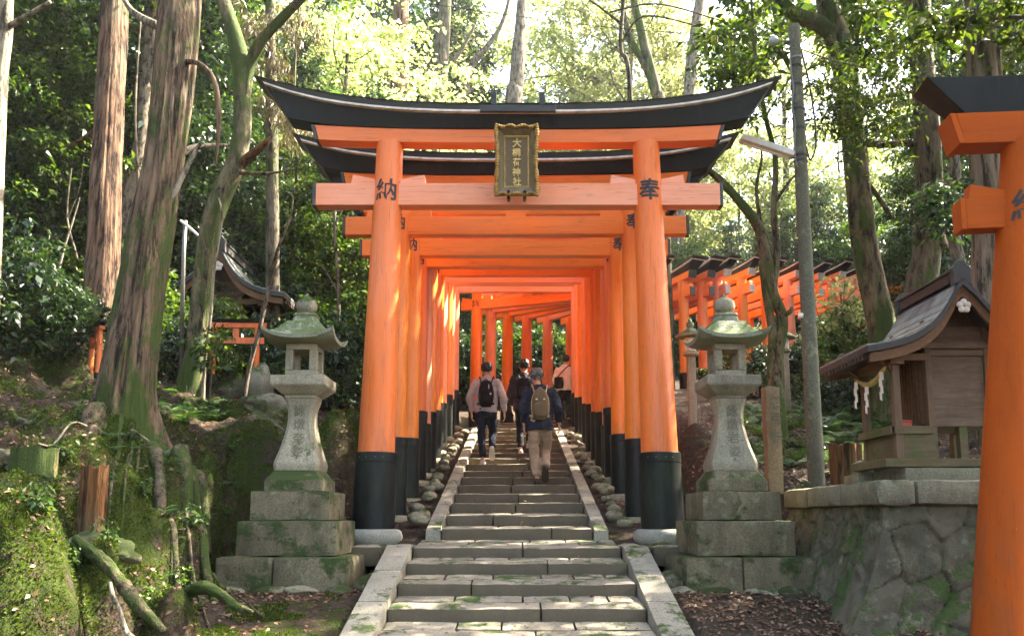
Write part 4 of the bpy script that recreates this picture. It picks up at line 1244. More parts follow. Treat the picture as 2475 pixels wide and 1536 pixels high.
# ================================================================ little red torii by the shrines
def mini_torii(label, loc, w, h, r, rz, bar=.06):
    T = thing('small_torii', label, 'small torii', loc, rz)
    for sd in (-1, 1):
        p = MB().tube([(sd * w * 1.06, 0, -.02), (sd * w, 0, h)], [r * 1.1, r * .9], 16).build('pillar', m_verm, T, smooth=True, autos=40)
        MB().tube([(sd * w * 1.063, 0, -.05), (sd * w * 1.052, 0, h * .12)], r * 1.25, 16).build('black_sleeve', m_black_sleeve, p, smooth=True, autos=40)
    MB().box(-w * 1.35, w * 1.35, -r * .5, r * .5, h * .70, h * .70 + bar * 1.3).build('tie_beam', m_verm, T, bevel=.003)
    MB().box(-w * 1.45, w * 1.45, -r * .9, r * .9, h, h + bar).build('lintel', m_verm, T, bevel=.003)
    MB().box(-bar*.6, bar*.6, -r*.4, r*.4, h * .70 + bar*1.3 + .001, h - .001).build('strut', m_verm, T, bevel=.003)
    rings = []
    for k in range(-8, 9):
        x = w * 1.62 * k / 8; u = .05 * h * abs(k / 8) ** 3
        rings.append([(x, -r*1.1, h + bar + .002 + u), (x, r*1.1, h + bar + .002 + u), (x, r*1.4, h + bar * 1.75 + u), (x, -r*1.4, h + bar * 1.75 + u)])
    MB().rings(rings).build('top_beam', m_black_paint, T, bevel=.003)
    return T
d = 12.4; a_ = W(556, 905, d); t_ = W(556, 780, d)
mini_torii('small red torii in front of the left wooden shrine', (a_.x, d, a_.z), .31, t_.z - a_.z, .042, R(4), .075)
d = 11.0; a_ = W(222, 905, d); t_ = W(222, 790, d); a_.z = max(a_.z, gz(a_.x, d) - .02); t_.z = max(t_.z, a_.z + .5)
mini_torii('narrow red torii standing sideways left of the big mossy cedar', (a_.x, d, a_.z), .17, t_.z - a_.z, .036, R(-48), .05)

# stones below the left shrine
for i, (px, py, d, rx, ry, rz_, lab) in enumerate(((548, 935, 12.9, .42, .35, .30, 'large dark mossy boulder below the left shrine'), (600, 915, 12.2, .17, .2, .35, 'pale upright grey boulder under the small red torii'),
                                               (632, 960, 11.9, .22, .22, .16, 'pale rounded boulder right of the small red torii'), (560, 868, 13.3, .33, .2, .12, 'flat dark stone block behind the small red torii'))):
    place_rock('boulder', lab, 'boulder', px, py, d, rx, ry, rz_, 80 + i, m_boulder if i in (1, 2) else m_mossrock, amp=.35, rot=i)
# stone shelf with cups beside the shrine
d = 13.2; a_ = W(660, 880, d)
T = thing('stone_shelf', 'low stone shelf with white offering cups beside the left shrine', 'shelf', tuple(a_)); T['label'] = 'low pale stone shelf beside the left shrine'
rough_block('shelf', m_capstone, T, box8(-.32, .32, -.18, .18, -.05, .04), seed=3, res=.07, amp=.01)
for x in (-.22, .22): rough_block('leg', m_capstone, T, box8(x - .06, x + .06, -.14, .14, -.45, -.052), seed=x, res=.08, amp=.01)
for i, (x, h) in enumerate(((-.2, .07), (-.08, .06), (.05, .08), (.17, .06))):
    o = MB().lathe([(.022, 0), (.034, .01), (.036, h), (.028, h), (.026, .012)], 14, (0, 0, 0)).build('offering_cup', m_paper, None, smooth=True)
    o.location = (a_.x + x, d - .05, a_.z + .04); tag(o, f'white offering cup on the stone shelf, {ORD[i]} from the left', 'cup', 'cups on the stone shelf')

# ================================================================ pole with strip lamp
d = 9.7
pb = W(1943, 1156, d); ztp = W(1893, 62, d).z; z_g = gz(pb.x, d) - .1
PL = thing('utility_pole', 'slim mossy concrete pole with strapped cables beside the right lantern', 'utility pole', (pb.x, d, z_g))
H = ztp - z_g
MB().lathe([(.098 - .032 * k / 20, H * k / 20) for k in range(21)], 28).build('shaft', m_concrete, PL, smooth=True, autos=50)
for py in (140, 160, 205, 262, 308, 372, 385):
    z = W(0, py, d).z - z_g; r = .098 - .032 * z / H + .006
    MB().lathe([(r - .01, -.012), (r + .002, -.012), (r + .002, .012), (r - .01, .012)], 24, (0, 0, z)).build('strap', m_cable if py > 140 else m_galv, PL, smooth=True, autos=40)
mb = MB(); pts = []
for k in range(14):
    z = W(0, 130 + k * 21, d).z - z_g; pts.append((-.075 - .012 * math.sin(k * 1.3), -.055 + .01 * math.cos(k * 2.1), z))
mb.tube(spline(pts, 3), .010, 8); mb.build('cable', m_galv, PL, smooth=True)
mb = MB(); mb.tube(spline([(.06, -.04, H - .35), (.16, -.02, H - .9), (.20, 0, H - 1.5), (.12, 0, H - 1.75), (.06, -.04, H - 1.6)], 5), .011, 8)
mb.tube(spline([(.05, 0, H - .3), (.5, .2, H - .33), (1.2, .5, H - .3)], 4), .008, 6)
mb.tube(spline([(-.05, 0, H - .15), (-2.2, .6, H + .35), (-5.5, 1.5, H + 1.4)], 6), .005, 6)
split_build(mb, 'cable', m_cable, PL, smooth=True)
z = W(0, 98, d).z - z_g
MB().tube([(-.22, 0, z), (-.05, 0, z)], .012, 8).build('arm', m_galv, PL, smooth=True)
MB().lathe([(.02, -.05), (.045, -.045), (.06, 0), (.05, .04), (.02, .05)], 16, (-.26, 0, z)).build('insulator', m_glass, PL, smooth=True)
z = W(0, 752, d).z - z_g
MB().lathe([(.02, -.03), (.03, -.02), (.032, .02), (.02, .03)], 12, (-.10, -.03, z)).build('insulator', m_paper, PL, smooth=True)
a_ = W(1885, 372, d); b_ = W(1772, 320, d - .15)
LP = thing('strip_lamp', 'white fluorescent strip lamp reaching left from the pole', 'lamp', tuple(a_))
v = b_ - a_; L3 = v.length; ang = math.atan2(v.z, -v.x)
LP.rotation_euler = (0, ang, 0)
MB().prism([(-L3, -.02), (-L3, .03), (-L3 + .04, .055), (-.04, .055), (0, .03), (0, -.02)], -.07, .07).build('housing', m_lampcover, LP, bevel=.006)
mb = MB(); mb.tube([(-L3 + .04, 0, -.035), (-.04, 0, -.035)], .016, 10); mb.build('tube', m_paper, LP, smooth=True)
MB().box(-.01, .08, -.02, .02, -.02, .02).build('bracket', m_galv, LP)

# slim round lantern on a post and a stone marker post
def slim_lantern(label, px, d, ytop, ybot, s):
    b0 = W(px, ybot, d); t0 = W(px, ytop, d); h = t0.z - b0.z
    T = thing('post_lantern', label, 'lantern', tuple(b0))
    MB().squares([(.055 * s, -.1), (.055 * s, h * .62)], chf=.008).build('post', m_lant, T, bevel=.004)
    MB().lathe([(.05*s, h*.62), (.11*s, h*.645), (.11*s, h*.67), (.08*s, h*.68)], 18).build('platform', m_lant, T, smooth=True, autos=40)
    MB().lathe([(.078*s, h*.68), (.085*s, h*.80), (.07*s, h*.81)], 6).build('fire_box', m_cap_pale, T, bevel=.004)
    MB().lathe([(p[0]*s, h*p[1]) for p in [(.08,.81),(.20,.815),(.205,.83),(.16,.85),(.10,.875),(.06,.90),(.03,.91)]], 24).build('roof', m_lant_roof, T, smooth=True, autos=50)
    MB().lathe([(.03*s, h*.91), (.055*s, h*.93), (.05*s, h*.955), (.02*s, h*.965), (.028*s, h*.98), (.004*s, h*1.0)], 16).build('finial', m_lant_roof, T, smooth=True)
    return T
slim_lantern('slim post lantern with green mossy cap between front torii and right lantern', 1648, 11.5, 757, 1005, 1.0)
slim_lantern('slim post lantern half hidden behind the twisted tree', 1872, 13.5, 770, 960, .95)
d = 9.3; b0 = W(1843, 1155, d); t0 = W(1846, 920, d)
T = thing('marker_post', 'square stone marker post with carved writing right of the right lantern', 'stone post', (b0.x, d, b0.z - .1)); hgt = t0.z - b0.z + .1
rough_block('shaft', m_granite('ochre_marker_stone', (.22, .15, .085), .25, .3), T, box8(-.095, .085, -.085, .085, 0, hgt), seed=8, res=.05, amp=.007, rounding=.012)
for j, ch in enumerate('三百年'):
    o = link('character', text_mesh(ch, .15, bold=.002), T, m_carve); o.rotation_euler = (R(90), 0, 0); o.location = (0.02, -.097, hgt - .18 - j * .19)

# ================================================================ stumps
def stump(label, px, ytop, ybot, d, r, mossy, seed, lean=0.0, cat='stump'):
    a_ = W(px, ybot, d); t0 = W(px, ytop, d); h = t0.z - a_.z
    T = thing('tree_stump', label, cat, tuple(a_)); mb = MB(); rings = []
    n = 40
    for k in range(15):
        t_ = k / 14; z = -.25 + (h + .25) * t_
        fl = 1 + .5 * max(0, .35 - t_) ** 1.3 * 2
        ring = []
        for j in range(n):
            th = 2 * math.pi * j / n
            q = mnoise.fractal(Vector((math.cos(th) * 1.4 + seed, math.sin(th) * 1.4, z * .5)), 1, 2, 4)
            rr = r * fl * (1 + .28 * q + .05 * math.sin(th * 9 + seed))
            zz = z + (.10 * h * mnoise.noise(Vector((math.cos(th) * 2, math.sin(th) * 2, seed))) if k == 14 else 0)
            ring.append((rr * math.cos(th) + lean * t_, rr * math.sin(th), zz))
        rings.append(ring)
    c_ = rings[-1]; 
    for sc, dz in ((.8, -.02), (.4, -.05), (.05, -.04)):
        rings.append([((p[0]-lean) * sc + lean, p[1] * sc, h + (p[2] - h) * sc + dz) for p in c_])
    mb.rings(rings); mb.build('trunk', mossy, T, smooth=True, autos=60)
    return T
stump('moss covered tree stump low on the left bank', 70, 1068, 1215, 6.6, .17, m_stump_top, 3)
stump('rotten brown tree stump below the big mossy cedar', 216, 1108, 1270, 6.2, .088, m_stump, 9)
stump('split brown stump between the pole and the wooden shrine', 2018, 1058, 1160, 9.2, .15, m_stump, 15)
# ================================================================ people
def ell(mb, lv, n=20):
    mb.rings([[(cx + rx*math.cos(2*math.pi*j/n), cy + ry*math.sin(2*math.pi*j/n), z) for j in range(n)] for z, cx, cy, rx, ry in lv]); return mb
def limb(mb, pts, rad, n=14, k=4):
    q = spline([(*p, r) for p, r in zip(pts, rad)], k)
    mb.tube([p[:3] for p in q], [float(p[3]) for p in q], n)
def fin(mesh, name, m, parent, nz=0.0):
    return link(name, mesh, parent, m)

def make_person(label, loc, s, P, outfit, rz=0.0):
    T = thing('person', label, 'person', loc, rz); T.scale = (s, s, s)
    sh = P.get('sh_y', .06); hz = P.get('hip_z', .90)
    hL, hR = Vector((-.085, 0, hz)), Vector((.085, 0, hz))
    kL, kR, aL, aR = [Vector(P[k]) for k in ('kL', 'kR', 'aL', 'aR')]
    sL, sR = Vector((-.165, sh, 1.40 + hz - .90)), Vector((.165, sh, 1.40 + hz - .90))
    eL, eR, wL, wR = [Vector(P[k]) for k in ('eL', 'eR', 'wL', 'wR')]
    dz = hz - .90
    hx, hy = P.get('head', (0.0, .10))
    # ---- body: one continuous skin
    mb = MB()
    ell(mb, [(hz - .06, 0, 0, .13, .09), (hz + .04, 0, 0, .155, .105), (1.05+dz, 0, .01, .135, .095), (1.18+dz, 0, sh*.5, .15, .10), (1.32+dz, 0, sh*.9, .165, .105), (1.41+dz, 0, sh, .15, .085), (1.45+dz, 0, sh, .08, .07)])
    limb(mb, [(0, sh, 1.40+dz), (hx*.5, (sh + hy)/2, 1.49+dz), (hx, hy, 1.56+dz)], [.065, .052, .05])
    ell(mb, [(1.505+dz, hx, hy+.03, .035, .045), (1.53+dz, hx, hy+.015, .055, .075), (1.58+dz, hx, hy+.005, .07, .09), (1.63+dz, hx, hy, .076, .097), (1.68+dz, hx, hy-.005, .072, .09), (1.715+dz, hx, hy-.008, .05, .06), (1.728+dz, hx, hy-.008, .015, .02)])
    limb(mb, [(hx, hy+.085, 1.635+dz), (hx, hy+.105, 1.60+dz), (hx, hy+.112, 1.585+dz), (hx, hy+.09, 1.575+dz)], [.010, .013, .016, .010], 8)      # nose
    limb(mb, [(hx-.02, hy+.088, 1.555+dz), (hx, hy+.096, 1.554+dz), (hx+.02, hy+.088, 1.555+dz)], [.007, .009, .007], 8)                        # lips
    for sx in (-1, 1):
        limb(mb, [(hx+sx*.074, hy, 1.645+dz), (hx+sx*.088, hy-.012, 1.635+dz), (hx+sx*.084, hy-.008, 1.60+dz), (hx+sx*.074, hy+.004, 1.588+dz)], [.009, .012, .010, .007], 8)   # ears
        limb(mb, [(hx+sx*.030, hy+.078, 1.63+dz), (hx+sx*.030, hy+.084, 1.63+dz)], [.012, .009], 8)  # eyelids
    for (h, k, a) in ((hL, kL, aL), (hR, kR, aR)):
        limb(mb, [h + Vector((0, 0, .02)), h.lerp(k, .5), k, k.lerp(a, .35), a], [.075, .06, .042, .040, .030])
    for (q, e, w, sx) in ((sL, eL, wL, -1), (sR, eR, wR, 1)):
        limb(mb, [q, q.lerp(e, .4), e, e.lerp(w, .35), w], [.055, .048, .038, .038, .026])
        # hand: palm, four curled fingers, thumb from the side of the palm
        d = (w - e).normalized(); d = (d + Vector((0, 0, -.5))).normalized()
        fw = Vector((0, 1, 0)); fw = (fw - d * fw.dot(d)).normalized(); side = Vector((sx, 0, 0)); side = (side - d*side.dot(d)).normalized()
        pm = w + d * .045
        rings = []
        for t_, a_, b_ in ((-.035, .024, .018), (-.005, .034, .016), (.03, .040, .015), (.055, .038, .012)):
            c = pm + d * t_
            rings.append([c + fw * (a_*math.cos(2*math.pi*j/14)) + side * (b_*math.sin(2*math.pi*j/14)) for j in range(14)])
        mb.rings(rings)
        for i_, (o_, L_) in enumerate(((.030, .070), (.011, .080), (-.010, .074), (-.029, .058))):
            b0 = pm + d * .045 + fw * o_; curl = -side
            p1 = b0 + d * (L_ * .45) + curl * .006; p2 = p1 + (d * .7 + curl * .6).normalized() * (L_ * .32); p3 = p2 + (d * .3 + curl * .9).normalized() * (L_ * .25)
            limb(mb, [b0, p1, p2, p3], [.0092, .0088, .008, .0066], 8, 2)
        b0 = pm + fw * .032 - d * .01; limb(mb, [b0, b0 + fw*.022 + d*.02 - side*.008, b0 + fw*.026 + d*.048 - side*.016], [.012, .0105, .008], 8, 2)
    body = link('body', remeshed(mb, .0075, 1), T, m_skin)
    # ---- trousers
    tb = outfit.get('trouser_r', 1.0)
    mb = MB()
    ell(mb, [(hz - .10, 0, -.005, .15, .105), (hz - .02, 0, -.008, .168, .122), (hz + .08, 0, 0, .158, .112), (hz + .14, 0, .005, .15, .105)])
    for (h, k, a) in ((hL, kL, aL), (hR, kR, aR)):
        limb(mb, [h, h.lerp(k, .45), k, k.lerp(a, .5), k.lerp(a, .90)], [.104*tb, .090*tb, .074*tb, .068*tb, .060*tb])
    me = remeshed(mb, .014, 2, .018, 9, 1.0); link('trousers', me, T, outfit['trousers'])
    # ---- top
    hem = outfit.get('hem', .86) + dz; jr = outfit.get('jr', 1.0)
    mb = MB()
    ell(mb, [(hem, 0, -.005, .182*jr, .138*jr), (hem + .10, 0, 0, .180*jr, .135*jr), (1.10+dz, 0, .01, .172*jr, .125*jr), (1.22+dz, 0, sh*.6, .186*jr, .130*jr), (1.34+dz, 0, sh*.9, .198*jr, .130*jr), (1.42+dz, 0, sh, .16, .10), (1.47+dz, 0, sh+.005, .085, .078), (1.50+dz, 0, sh + .015, .070, .066)])
    for (q, e, w, sx) in ((sL, eL, wL, -1), (sR, eR, wR, 1)):
        limb(mb, [q - Vector((sx*.02, 0, 0)), q.lerp(e, .4), e, e.lerp(w, .5), e.lerp(w, .93)], [.080*jr, .072*jr, .060*jr, .054*jr, .044*jr])
    me = remeshed(mb, .014, 2, .022, 8, 4.0); tp = link('jacket' if outfit.get('jacket', True) else 'shirt', me, T, outfit['top'])
    # ---- shoes
    for (k, a, nm, lift) in ((kL, aL, 'shoe', P.get('fL', 0)), (kR, aR, 'shoe', P.get('fR', 0))):
        c_, s_ = math.cos(lift), math.sin(lift)
        def tr(y, z): return (a.x, a.y + (y * c_ - z * s_ * -1 * -1), a.z + (z * c_ - y * s_))
        rings = []; n = 18
        for y, wx, hz_, zc in ((-.085, .022, .020, -.055), (-.075, .036, .034, -.048), (-.03, .040, .045, -.040), (.03, .043, .040, -.046), (.09, .048, .030, -.055), (.145, .042, .022, -.062), (.175, .022, .014, -.066)):
            ring = []
            for j in range(n):
                th = 2*math.pi*j/n; z = zc + hz_*math.sin(th); z = max(z, -.078)
                ring.append(tr(y, z) if False else (a.x + wx*math.cos(th), a.y + y*c_ + z*s_, a.z + z*c_ - y*s_))
            rings.append(ring)
        mb = MB().rings(rings)
        shoe = mb.build('shoe', outfit['shoes'], T, smooth=True)
        rings = []
        for y, wx in ((-.088, .024), (-.07, .040), (0, .045), (.09, .051), (.15, .044), (.18, .020)):
            rings.append([(a.x + x_, a.y + y*c_ + z_*s_, a.z + z_*c_ - y*s_) for x_, z_ in ((-wx, -.092), (wx, -.092), (wx, -.074), (-wx, -.074))])
        MB().rings(rings).build('sole', outfit.get('sole', m_whiteshoe), shoe, bevel=.004)
    # ---- hair
    g = outfit.get('hair_r', 1.0)
    mb = MB()
    ell(mb, [(1.575+dz, hx, hy-.045*g, .052*g, .052*g), (1.61+dz, hx, hy-.030, .086*g, .080*g), (1.65+dz, hx, hy-.020, .096*g, .102*g), (1.69+dz, hx, hy-.012, .096*g, .108*g), (1.73+dz, hx, hy-.010, .078*g, .090*g), (1.758+dz, hx, hy-.008, .034, .040)])
    link('hair', remeshed(mb, .010, 1, .012, 28, 2.0), T, outfit['hair'])
    # ---- backpack
    bp = outfit.get('pack')
    if bp:
        w_, h_, d_ = bp.get('size', (.15, .23, .085)); cz = bp.get('z', 1.17) + dz; yb = -.125 + sh*.4 - d_ + .02; lean = sh * .35
        mb = MB(); rings = []
        for t_ in [k / 10 for k in range(11)]:
            z = cz - h_ + 2*h_*t_; q = math.sin(math.pi * min(1, max(0, t_*.92+.04))) ** .28
            ww = w_ * q * (1 - .16*t_); dd = d_ * q * (1.08 - .25*t_)
            rings.append([(math.copysign(abs(math.cos(th))**.6, math.cos(th))*ww, yb + lean*t_ + math.copysign(abs(math.sin(th))**.7, math.sin(th))*dd, z) for th in [2*math.pi*j/28 for j in range(28)]])
        mb.rings(rings)
        pk = thing('backpack', bp['label'], 'backpack'); pk.parent = None
        pk.location = loc; pk.scale = (s, s, s); pk.rotation_euler = (0, 0, rz)
        bag = mb.build('bag', bp['mat'], pk, smooth=True)
        mb = MB(); rings = []
        for t_ in [k / 8 for k in range(9)]:
            z = cz - h_*.85 + h_*.95*t_; q = math.sin(math.pi * min(1, max(0, t_*.9+.05))) ** .35
            rings.append([(math.copysign(abs(math.cos(th))**.6, math.cos(th))*w_*.80*q, yb - d_*1.02 + lean*t_*.5 + math.copysign(abs(math.sin(th))**.7, math.sin(th))*.035*q, z) for th in [2*math.pi*j/24 for j in range(24)]])
        mb.rings(rings); mb.build('pocket', bp['mat'], pk, smooth=True)
        sm = bp.get('strap', bp['mat'])
        for sx in (-1, 1):
            pts = [(sx*.085, yb + .02, cz + h_*.80), (sx*.105, -.07 + sh, 1.455+dz), (sx*.118, sh + .02, 1.485+dz), (sx*.125, sh + .11, 1.40+dz), (sx*.13, sh*.7 + .15, 1.22+dz), (sx*.17, .02, 1.04+dz), (sx*.11, yb + .02, cz - h_*.75)]
            q = spline(pts, 4); MB().tube([p for p in q], .021, 8, flat=.45).build('strap', sm, pk, smooth=True)
        MB().tube(spline([(-.03, yb + .0, cz + h_*.93), (-.015, yb - .01, cz + h_*1.06), (.015, yb - .01, cz + h_*1.06), (.03, yb, cz + h_*.93)], 4), .008, 8).build('handle', sm, pk, smooth=True)
        if bp.get('piping'):
            mb = MB()
            for sx in (-1, 1):
                mb.tube(spline([(sx*w_*.80, yb - d_*.72, cz - h_*.9), (sx*w_*.93, yb - d_*.62, cz - h_*.3), (sx*w_*.86, yb - d_*.52 + lean*.5, cz + h_*.4), (sx*w_*.5, yb - d_*.35 + lean, cz + h_*.9)], 5), .006, 6)
            split_build(mb, 'piping', sm, pk, smooth=True)
        mb = MB()
        for (x, z, a, b_) in bp.get('marks', ()): mb.box(x - a, x + a, yb - d_*1.02 - .043, yb - d_*1.02 - .036, cz + z - b_, cz + z + b_)
        if mb.v: split_build(mb, 'patch', m_white, pk, bevel=.002)
    if outfit.get('sidebag'):
        pk = thing('shoulder_bag', 'black shoulder bag on the back of the person in white at the right pillars', 'bag'); pk.location = loc; pk.scale = (s, s, s); pk.rotation_euler = (0, 0, rz)
        mb = MB(); mb.rings([[(-.09 + math.copysign(abs(math.cos(th))**.5, math.cos(th))*.12*q, -.20 + math.sin(th)*.05, 1.02+dz + z) for th in [2*math.pi*j/20 for j in range(20)]] for z, q in ((-.15, .7), (-.13, .95), (0, 1), (.1, .95), (.13, .8))])
        mb.build('bag', m_blackcloth, pk, smooth=True)
        MB().tube(spline([(-.15, -.17, 1.12+dz), (-.06, -.14, 1.25+dz), (.08, -.10, 1.40+dz), (.14, .03, 1.47+dz), (.05, .18, 1.3+dz)], 4), .014, 8, flat=.5).build('strap', m_blackcloth, pk, smooth=True)
    return T

def stand(px, py, d): 
    v = W(px, py, d); return (v.x, d, v.z)
stepz = lambda y: max([s_[1] for s_ in steps if s_[0] <= y] or [0])
def onstep(px, d): return (W(px, 1120, d).x, d, stepz(d - .05) + .0)
l = onstep(1285, 12.15)
make_person('person in navy jacket and beige trousers with brown backpack climbing the stairs', l, 1.0,
    dict(hip_z=.885, kL=(-.085, .05, .48), aL=(-.045, -.04, .092), kR=(.085, .20, .52), aR=(.07, -.10, .23), fR=.85, eL=(-.25, .0, 1.13), wL=(-.235, .09, .90), eR=(.265, .0, 1.14), wR=(.285, .12, .91), sh_y=.10, head=(-.045, .15)),
    dict(trousers=m_beige, top=m_navy, shoes=m_brownshoe, sole=m_brownshoe, hair=m_hair_grey, hair_r=1.10, hem=.80, jr=1.06, trouser_r=1.0,
         pack=dict(label='olive brown backpack with tan straps on the person in navy', mat=m_olive, strap=m_tanstrap, piping=True, size=(.135, .225, .08), marks=[(-.055, .06, .014, .010), (.055, .06, .014, .010)])))
l = onstep(1156, 14.15)
make_person('person in pale grey cardigan and black trousers with black backpack at the left', l, 1.02,
    dict(hip_z=.90, kL=(-.075, .06, .48), aL=(-.055, -.02, .092), kR=(.10, .22, .56), aR=(.10, -.06, .27), fR=.75, eL=(-.27, -.01, 1.14), wL=(-.25, .07, .89), eR=(.28, -.02, 1.14), wR=(.30, .05, .89), sh_y=.09, head=(0.0, .14)),
    dict(trousers=m_darkblue, top=m_greyknit, shoes=m_whiteshoe, hair=m_hair_black, hair_r=1.0, hem=.88, jr=1.05, trouser_r=.90, jacket=False,
         pack=dict(label='black backpack on the person in pale grey cardigan', mat=m_blackcloth, size=(.14, .22, .085), marks=[(.05, .10, .006, .035), (.08, -.02, .012, .016)])))
l = onstep(1247, 15.55)
make_person('person in dark jacket with dark backpack, half hidden in the middle of the stairs', l, 1.04,
    dict(hip_z=.90, kL=(-.08, .10, .50), aL=(-.06, -.04, .092), kR=(.09, .20, .54), aR=(.09, .12, .23), eL=(-.24, .0, 1.13), wL=(-.22, .10, .89), eR=(.26, 0, 1.13), wR=(.27, .1, .9), sh_y=.09, head=(.0, .13)),
    dict(trousers=m_blackcloth, top=m_darkjacket, shoes=m_whiteshoe, hair=m_hair_black, hem=.80, jr=1.08, trouser_r=.9,
         pack=dict(label='dark backpack on the half hidden person in dark jacket', mat=m_blackcloth, size=(.15, .21, .09))))
x, y, h, z = path_at(1.55)
l = (W(1343, 1000, 20.5).x, 20.45, path_at(1.2)[3] + CAMZ)
make_person('person in white shirt and dark trousers half hidden by the far right pillars', l, 1.0,
    dict(hip_z=.90, kL=(-.08, .06, .49), aL=(-.07, -.03, .092), kR=(.08, .14, .51), aR=(.08, .10, .14), eL=(-.24, .0, 1.13), wL=(-.22, .10, .89), eR=(.25, 0, 1.13), wR=(.25, .1, .9), sh_y=.07, head=(.02, .11)),
    dict(trousers=m_blackcloth, top=m_white, shoes=m_brownshoe, hair=m_hair_black, hem=.84, jr=1.03, trouser_r=.95, jacket=False, sidebag=True), rz=-.3)
# ================================================================ trees
def leaf_arrays(C, D, N, L, wr, rg, droop=.25):
    """C centres, D leaf directions, N normals, L lengths -> folded diamond leaves"""
    S = np.cross(D, N); S /= np.linalg.norm(S, axis=1, keepdims=True) + 1e-9
    Nn = np.cross(S, D)
    L = L[:, None]
    a = C; b = C + D * L * .45 + S * L * wr + Nn * L * .07; c = C + D * L - Nn * L * droop; d = C + D * L * .45 - S * L * wr + Nn * L * .07
    V = np.stack([a, b, c, d], 1).reshape(-1, 3)
    F = np.arange(len(V)).reshape(-1, 4)
    return V, F
def unit(v): return v / (np.linalg.norm(v, axis=1, keepdims=True) + 1e-9)
def clumps_mesh(name, centers, radii, per, leaf, seed, m, wr=.24, flat=.38, hang=.35, droop=.25, spread=1.0, kind='broad'):
    rg = np.random.default_rng(int(seed * 10))
    centers = np.asarray(centers, float); radii = np.asarray(radii, float)
    n = len(centers); idx = np.repeat(np.arange(n), per)
    M = len(idx)
    ang = rg.uniform(0, 2*np.pi, M); rr = np.sqrt(rg.uniform(0, 1, M)) * (1 + .25 * rg.normal(size=M)) * radii[idx]
    # irregular outlines: a few lobes per clump
    lob = rg.uniform(0, 2*np.pi, n); k = rg.integers(2, 5, n)
    rr = rr * (1 + .35 * np.sin(k[idx] * ang + lob[idx]))
    tilt = rg.normal(0, .28, (n, 2))
    ox = rr * np.cos(ang); oy = rr * np.sin(ang)
    oz = rg.normal(0, 1, M) * radii[idx] * flat * .6 + tilt[idx, 0] * ox + tilt[idx, 1] * oy - hang * rr**2 / (radii[idx] + .01)
    C = centers[idx] + np.stack([ox, oy, oz], 1)
    out = np.stack([np.cos(ang), np.sin(ang), np.full(M, -.25)], 1)
    if kind == 'needle':
        D = unit(np.stack([np.cos(ang)*.35, np.sin(ang)*.35, np.full(M, -1.0)], 1) + rg.normal(0, .28, (M, 3)))
        N = unit(rg.normal(0, 1, (M, 3)) + .01)
    else:
        D = unit(out + rg.normal(0, .55, (M, 3)) * spread)
        N = unit(np.array([[0, 0, 1.0]]) + rg.normal(0, .45, (M, 3)) * spread)
    L = leaf * np.clip(np.exp(rg.normal(-.08, .36, M)), .35, 1.9)
    V, F = leaf_arrays(C, D, N, L, wr, rg, droop)
    me = fast_mesh(name, V, F); me.materials.append(m)
    return me
def tree_proto(seed, H, z0, Rm, nbr, per, leaf, m, bark, shape='ever', trunk_r=.16, clump=.55, kind='broad', flat=.38, wr=.24, hang=.35, limb_up=.35):
    """returns (trunk mesh, crown mesh) in local metres"""
    rr = random.Random(seed); mb = MB()
    tp = [(0, 0, -.4)]; x = y = 0
    for k in range(1, 9):
        x += rr.uniform(-.12, .12) * H / 9; y += rr.uniform(-.12, .12) * H / 9; tp.append((x, y, H * .96 * k / 8))
    sp = spline(tp, 3); n = len(sp)
    mb.tube(sp, [trunk_r * (1.25 if i == 0 else 1) * (1 - .85 * i / n) + .012 for i in range(n)], 9, nz=.25, seed=seed)
    C = []; Rd = []
    for b in range(nbr):
        t = (b + rr.random()) / nbr; z = z0 + (H - z0) * t
        if shape == 'ever': rad = Rm * (1 - .72 * t ** 1.6) * rr.uniform(.6, 1.1)
        elif shape == 'round': rad = Rm * math.sin(math.pi * (.18 + .80 * t)) ** .8 * rr.uniform(.5, 1.1)
        elif shape == 'bush': rad = Rm * (1 - t ** 2) ** .5 * rr.uniform(.4, 1.1)
        else: rad = Rm * rr.uniform(.5, 1.15) * (.55 + .45 * math.sin(math.pi * t))
        a = b * 2.39996 + rr.uniform(-.5, .5)
        i = min(n - 1, int(max(0, z / (H * .96)) * (n - 1))); base = Vector(sp[i])
        rise = rad * limb_up * (1 if shape != 'ever' else .3)
        tip = base + Vector((math.cos(a) * rad, math.sin(a) * rad, rise))
        mid = base.lerp(tip, .55) + Vector((rr.uniform(-.1, .1), rr.uniform(-.1, .1), rr.uniform(0, .15))) * rad
        q = spline([base, mid, tip], 3)
        r0 = max(.012, trunk_r * .30 * (1 - .7 * t)); mb.tube(q, [r0 * (1 - .75 * k / len(q)) + .004 for k in range(len(q))], 5, cap=False)
        ncl = max(2, int(rad / clump * 2.0))
        for c in range(ncl):
            f = .35 + .7 * (c + rr.random()) / ncl
            p = base.lerp(mid, f / .55) if f < .55 else mid.lerp(tip, min(1.15, (f - .55) / .45))
            C.append((p.x + rr.uniform(-.3, .3) * rad * .5, p.y + rr.uniform(-.3, .3) * rad * .5, p.z + rr.uniform(-.1, .15))); Rd.append(clump * rr.uniform(.55, 1.25) * (1.1 - .3 * f))
    tm = mb.mesh('trunk'); tm.polygons.foreach_set('use_smooth', [True] * len(tm.polygons)); tm.materials.append(bark)
    cm = clumps_mesh('crown', C, Rd, per, leaf, seed, m, wr=wr, flat=flat, hang=hang, kind=kind)
    return tm, cm

